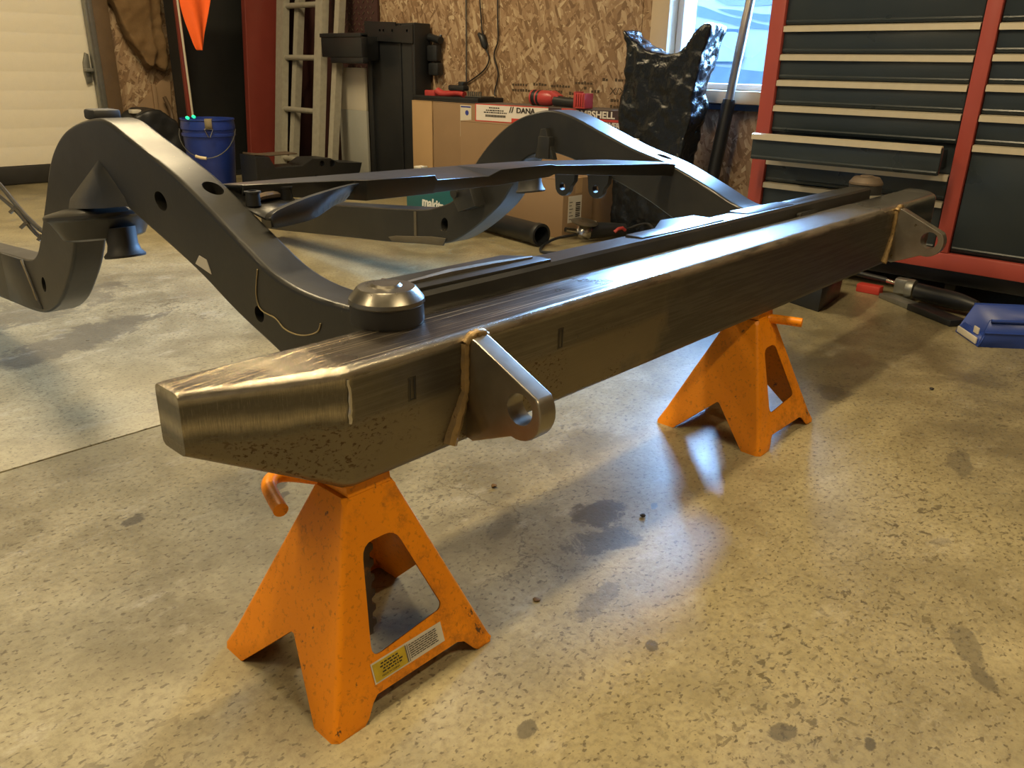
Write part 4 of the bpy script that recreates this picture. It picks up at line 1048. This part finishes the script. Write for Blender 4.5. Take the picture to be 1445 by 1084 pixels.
b = MB(); b.prism([(1.815, 0), (1.80, .30), (1.83, .42), (1.90, .452), (2.00, .462), (2.05, .43), (2.12, .36), (2.15, .2), (2.15, 0)], 'y', 4.74, 4.97)
o = b.build('black_bag', M['black']); soft(o, .018, 5, .04, .14, .01); finish(o, 'black fabric bag on the floor under the hanging jacket', 'bag')
b = MB(); b.box(1.84, 1.90, 4.80, 4.86, .428, .452, .004); b.parent = None if False else None
t_ = b.build('clasp', M['tag']); t_.parent = o
b = MB(); b.tube(spline([(2.19, 5.02, .015), (2.19, 5.0, .30), (2.20, 5.02, .42), (2.17, 5.03, .52)], 5), .014, 8); finish(b.build('tan_hose', M['jamb']), 'short brown hose standing between the black bag and the bucket', 'hose')

# pile of black brackets and plastic trim in front of the column
KY = .9405
def fw(p): return [(-.494 + (x + .494) * KY, (.75 + (z - .75) * KY) if z > 0 else 0) for x, z in p]
def trimpiece(name, label, poly, y0, y1, mat, holes=()):
    b = MB(); b.prism(poly, 'y', y0, y1, .006); o = b.build(name, mat)
    if holes: cut(o, [disc_cut((hx, y0, hz), 'y', r, .03) for hx, hz, r in holes])
    return finish(o, label, 'trim piece')
trimpiece('step_bracket', 'large black step bracket lying on the floor before the ladder', fw([(2.20, 0), (2.88, 0), (3.0, .06), (3.02, .12), (2.82, .135), (2.76, .165), (2.62, .17), (2.54, .13), (2.34, .13), (2.30, .20), (2.20, .21)]), 3.68, 3.86, M['black'], ((2.50, .172, .018), (2.575, .167, .02), (2.45, .09, .015)))
trimpiece('kick_strip', 'rusty flat strip lying on the black step bracket', fw([(2.21, .212), (2.305, .2015), (2.52, .2015), (2.52, .210), (2.31, .210), (2.21, .222)]), 3.70, 3.84, M['rust'])
b = MB(); b.prism([(2.02, 0), (2.20, 0), (2.16, .18), (2.10, .25), (2.07, .25), (2.03, .14)], 'y', 4.36, 4.44, .01)
o = b.build('gear_lever', M['black']); finish(o, 'black lever boot with a chrome tip standing behind the bucket', 'lever')
b = MB(); b.tube([(2.10, 4.40, .24), (2.135, 4.40, .29), (2.155, 4.40, .325)], [.016, .012, .016], 12); t_ = b.build('tip', M['chrome']); t_.parent = o

# ================================================================ FLOOR BETWEEN RAIL AND CARTONS
# black tube
tb = empty('black_tube', 'short black plastic tube lying on the floor in front of the carton', 'tube', (2.2, 1.9, 0))
Mt = frame_m((2.255, 1.64, .052), (0, 0, 1), (1, 0, 0)) ; ax = Vector((.18, 1, 0)).normalized()
Mt = Matrix.Translation((2.255, 1.64, .052)) @ ax.to_track_quat('Z', 'Y').to_matrix().to_4x4()
b = MB(); b.lathe([(.040, 0), (.051, 0), (.052, .006), (.052, .03), (.049, .034), (.049, .46), (.040, .46), (.040, 0)], Mt, 36); local(b.build('tube_wall', M['black']), tb)
# teal tool case with white lettering
tk = empty('tool_case', 'teal plastic power tool case with white lettering behind the far rail', 'tool case', (2.2, 2.3, 0))
b = MB(); b.box(2.10, 2.22, 2.04, 2.40, 0, .238, .014, seg=3); local(b.build('shell', M['teal']), tk)
b = MB(); b.tube(spline([(2.16, 2.08, .235), (2.16, 2.09, .282), (2.16, 2.15, .292), (2.16, 2.21, .282), (2.16, 2.22, .235)], 4), .011, 10); local(b.build('handle', M['black']), tk)
text('lettering', 'makita', .062, frame_m((2.098, 2.275, .124), (0, -1, -.06), (0, -.06, 1)), flat('white_print', (.75, .78, .78), .5), tk, .95, .0008, .0022)
b = MB(); b.box(2.12, 2.20, 2.25, 2.39, .2385, .285, .012)
gt = finish(b.build('teal_grinder', M['teal']), 'teal power tool with a pale cap lying on the teal case', 'power tool')
b = MB(); b.box(2.14, 2.19, 2.33, 2.38, .284, .298, .004); t_ = b.build('cap', M['tag']); t_.parent = gt

# angle grinder on the floor by the carton
ag = empty('angle_grinder', 'corded angle grinder with a polished head and red switch on the floor by the carton', 'angle grinder', (2.6, 1.5, 0))
b = MB(); b.tube([(2.50, 1.575, .045), (2.56, 1.55, .05), (2.62, 1.52, .05), (2.68, 1.485, .045)], [.034, .038, .033, .030], 20); local(b.build('body', M['black']), ag)
b = MB(); b.lathe([(0, -.03), (.034, -.03), (.040, -.015), (.040, .015), (.030, .035), (0, .040)], Matrix.Translation((2.49, 1.58, .05)) @ Matrix.Rotation(.5, 4, 'Y'), 24); b.tube([(2.46, 1.60, .05), (2.40, 1.62, .062)], .012, 10); local(b.build('gear_head', M['bright']), ag)
b = MB(); b.lathe([(0, 0), (.062, 0), (.064, .004), (.05, .010), (0, .012)], Matrix.Translation((2.475, 1.57, .092)) @ Matrix.Rotation(.15, 4, 'X'), 36); local(b.build('cutting_disc', M['cap']), ag)
b = MB(); b.tube([(2.60, 1.485, .045), (2.615, 1.475, .06), (2.64, 1.468, .062), (2.655, 1.463, .05)], .008, 8); local(b.build('switch', M['redplastic']), ag)
b = MB(); b.tube(spline([(2.46, 1.595, .035), (2.34, 1.62, .03), (2.25, 1.62, .012), (2.17, 1.57, .007), (2.15, 1.53, .007), (2.2, 1.47, .007), (2.28, 1.40, .007)], 6), .0065, 8); local(b.build('power_cord', M['black']), ag)
b = MB(); b.tube(spline([(2.68, 1.485, .045), (2.69, 1.36, .09), (2.62, 1.25, .03), (2.5, 1.15, .010)], 6), .006, 8); local(b.build('power_cord', M['black']), ag)
b = MB(); b.box(2.60, 2.64, 1.62, 1.665, 0, .075, .004); finish(b.build('small_can', M['tag']), 'small pale can standing in front of the carton', 'can')


# ================================================================ FLOOR BY THE TOOL CABINET
b = MB(); bw = [(2.15, .30), (2.40, .33), (2.43, .47), (2.20, .45)]
vs = [(x_, y_, 0) for x_, y_ in bw] + [(x_ + (x_ - 2.29) * .06, y_ + (y_ - .385) * .06, .105) for x_, y_ in bw]
b.add(vs, [(0,3,2,1), (0,1,5,4), (1,2,6,5), (2,3,7,6), (3,0,4,7)]); o = b.build('black_bin', M['black']); m = o.modifiers.new('s', 'SOLIDIFY'); m.thickness = .006; m = o.modifiers.new('b', 'BEVEL'); m.width = .003; applied(o)
finish(o, 'open black bin on the floor behind the far jack stand', 'bin')
# blue parts bins
bl = empty('parts_bin', 'blue plastic parts bin with a grimy label end on the floor at the right edge', 'bin', (2.3, -.25, 0))
ex = Vector((.62, -.785, 0)); ey = Vector((.785, .62, 0))
Mb = frame_m((2.140, -.197, 0), ex, ey)
b = MB()
prof = [(0, 0), (0.0, .165), (.02, .165), (.02, .0)]
def hollow(L_, W_, Hf, Hb):
    t = .004
    v = [(0,0,0), (L_,0,0), (L_,W_,0), (0,W_,0), (.018,0,Hf), (L_,0,Hf), (L_,W_,Hb), (.04,W_,Hb)]
    return v
v = hollow(.34, .155, .083, .092)
b.add(v, [(0,3,2,1), (0,1,5,4), (1,2,6,5), (2,3,7,6)], Mb)
b.add([(0,0,0), (0,.155,0), (.02,.155,.035), (.010,0,.035)], [(0,1,2,3)], Mb)
o = b.build('shell', M['bluetray'], ang=20); m = o.modifiers.new('s', 'SOLIDIFY'); m.thickness = .005; m.offset = -1; applied(o); local(o, bl)
b = MB(); b.tube([Mb @ Vector((.02, -.002, .083)), Mb @ Vector((.34, -.002, .083))], .005, 8); b.tube([Mb @ Vector((.01, -.002, .045)), Mb @ Vector((.34, -.002, .045))], .0025, 8); b.tube([Mb @ Vector((.04, .155, .092)), Mb @ Vector((.34, .155, .092))], .004, 8); local(b.build('rim', M['bluetray']), bl)
b = MB(); b.box(-.003, 0.002, .015, .14, .005, .024, .001, Mb); b.box(.006, .010, .03, .06, .03, .05, .001, Mb); local(b.build('label_holder', M['tag']), bl)
# floor jack handle / strut assembly
sj = empty('strut', 'long dark strut with chrome rods lying on the floor under the tool cabinet', 'strut', (2.6, .1, 0))
b = MB(); b.tube([(2.575, .39, .062), (2.575, .23, .052)], .011, 12); local(b.build('tube', M['black']), sj)
b = MB(); b.tube([(2.52, .105, .045), (2.49, -.04, .042), (2.475, -.10, .04)], [.030, .030, .020], 18); local(b.build('tube', M['black']), sj)
b = MB(); b.tube([(2.575, .23, .052), (2.555, .185, .050)], .009, 12); local(b.build('chrome_rod', M['chrome']), sj); b = MB(); b.tube([(2.475, -.10, .04), (2.46, -.23, .045)], .009, 12); local(b.build('chrome_rod', M['chrome']), sj); b = MB(); b.lathe([(0, -.012), (.034, -.012), (.036, 0), (.034, .012), (0, .012)], Matrix.Translation((2.53, .13, .046)) @ Matrix.Rotation(math.pi/2, 4, 'X'), 24); b.box(2.53, 2.57, .14, .19, .02, .075, .006); local(b.build('collar', M['galv']), sj)
b = MB(); b.tube(spline([(2.46, -.23, .045), (2.47, -.26, .07), (2.49, -.32, .09), (2.53, -.42, .08)], 5), .009, 8); local(b.build('hose', M['wire']), sj)
b = MB(); b.box(2.53, 2.575, .235, .32, 0, .03, .004); finish(b.build('red_block', M['hardred']), 'small red block on the floor under the chrome strut', 'block')
b = MB(); Mq = frame_m((2.50, .225, .0), (-.55, -.835, 0), (.835, -.55, 0)); b.box(0, .155, 0, .055, 0, .018, .003, Mq); b.mat(1).box(.155, .36, -.004, .060, 0, .022, .003, Mq)
o = b.build('pry_bar', [M['galv'], M['black']]); finish(o, 'flat grey bar with a black sleeve lying before the cabinet and the blue bin', 'bar')

b = MB(); bmesh.ops.create_icosphere(b.bm, subdivisions=3, radius=.03)
for v in b.bm.verts:
    k_ = 1 + 1.1 * noise.noise(v.co * 60); v.co = Vector((v.co.x * 1.4 * k_, v.co.y * .8 * k_, max(-.012, v.co.z * .55 * k_)))
for v in b.bm.verts: v.co = Vector((v.co.x + 2.15, v.co.y + 4.25, v.co.z * 1.7 + .0205))
finish(b.build('blue_scrap', paint('pale_blue_plastic', (.16, .24, .72), .4, .1, 20), ang=80), 'crumpled pale blue scrap on the floor at the foot of the bucket', 'scrap')
# loose debris on the floor
def debris(x, y, r, mat, label, cat='pebble', flatk=.6):
    b = MB(); bmesh.ops.create_icosphere(b.bm, subdivisions=1, radius=r)
    for v in b.bm.verts: v.co = Vector((v.co.x * (1 + random.uniform(-.3, .3)), v.co.y * (1 + random.uniform(-.3, .3)), v.co.z * flatk * (1 + random.uniform(-.2, .2))))
    lo = min(v.co.z for v in b.bm.verts)
    for v in b.bm.verts: v.co += Vector((x, y, -lo))
    finish(b.build('pebble' if cat == 'pebble' else 'leaf_scrap', mat, ang=60), label, cat)
debris(.600, -.036, .0055, M['ink'], 'dark crumb on the pale floor patch right of the big oil stain')
debris(.488, .230, .006, M['leaf'], 'brown crumb on the floor in the beam shadow, below the shackle mount')
debris(.281, -.060, .006, M['leaf'], 'brown flake on the floor right of the near jack stand', 'pebble', .25)
debris(1.66, -.21, .006, M['ink'], 'dark crumb on the floor to the right of the far jack stand')
b = MB(); b.add([(1.32, 1.63, .002), (1.345, 1.645, .004), (1.37, 1.60, .003), (1.36, 1.575, .018), (1.335, 1.60, .012)], [(0,1,2,4), (4,2,3)]); o = b.build('leaf_scrap', M['leaf'], ang=80); m = o.modifiers.new('s', 'SOLIDIFY'); m.thickness = .002; applied(o)
finish(o, 'dry brown leaf scrap on the floor behind the black cross member', 'leaf')

# ================================================================ OUTSIDE: CAMPER
b = MB(); b.box(3.4, 14, -6, 12, -.35, -.3); finish(b.build('snowy_ground', M['snow']), kind='structure')
cp = empty('camper', 'white camper with blue-grey swoosh decals parked outside the window', 'camper', (7.2, 3, -.3))
b = MB(); b.box(6.0, 8.4, .2, 7.5, .35, 1.60, .06, seg=3); local(b.build('body', M['camper']), cp)
b = MB(); b.box(6.02, 8.3, .4, 7.3, -.05, .50, .03); local(b.build('skirt', M['decal']), cp)
for y in (1.4, 5.8):
    b = MB(); b.lathe([(0, -.12), (.28, -.12), (.33, -.08), (.33, .08), (.28, .12), (0, .12)], Matrix.Translation((6.2, y, .03)) @ Matrix.Rotation(math.pi/2, 4, 'Y'), 32); local(b.build('wheel', M['rubber']), cp)
wo = rounded([(3.30, 1.10), (2.75, 1.09), (2.715, .825), (3.265, .82)], .06); wi = rounded([(3.275, 1.078), (2.775, 1.068), (2.742, .845), (3.24, .842)], .05)
b = MB(); b.prism(wo, 'x', 5.985, 6.002); g = b.build('window_gasket', M['gasket']); local(g, cp)
b = MB(); b.prism(wi, 'x', 5.978, 5.99); sub(b.build('pane', M['campwin']), g)
def ribbon(A, B, mat, x=5.994):
    b = MB(); A = spline(A, 5); B = spline(B, 5); n = len(A)
    b.add([(x, *p) for p in A] + [(x, *p) for p in B] + [(6.001, *p) for p in A] + [(6.001, *p) for p in B], [(i, i+1, n+i+1, n+i) for i in range(n-1)] + [(2*n+i, i, i+1, 2*n+i+1) for i in range(n-1)] + [(n+i, 3*n+i, 3*n+i+1, n+i+1) for i in range(n-1)])
    local(b.build('decal', mat, ang=60), cp)
ribbon([(3.6, 1.50), (3.343, 1.324), (3.133, 1.262), (2.918, 1.194), (2.733, 1.157), (2.54, 1.115), (2.2, 1.10)], [(3.6, 1.40), (3.333, 1.229), (3.123, 1.181), (2.91, 1.139), (2.725, 1.099), (2.54, 1.085), (2.2, 1.07)], M['decal'])
ribbon([(3.006, 1.246), (2.873, 1.237), (2.721, 1.214), (2.536, 1.193), (2.2, 1.2)], [(3.004, 1.244), (2.868, 1.201), (2.716, 1.173), (2.528, 1.137), (2.2, 1.13)], M['decal'])
ribbon([(3.05, 1.34), (2.95, 1.33), (2.80, 1.34), (2.62, 1.36), (2.4, 1.40)], [(3.05, 1.33), (2.95, 1.28), (2.80, 1.265), (2.62, 1.26), (2.4, 1.27)], M['decal2'])
ribbon([(3.45, .82), (3.2, .815), (2.9, .80), (2.6, .775), (2.3, .76)], [(3.45, .60), (3.2, .60), (2.9, .60), (2.6, .60), (2.3, .60)], M['decal'], 5.992)
bpy.context.view_layer.update()
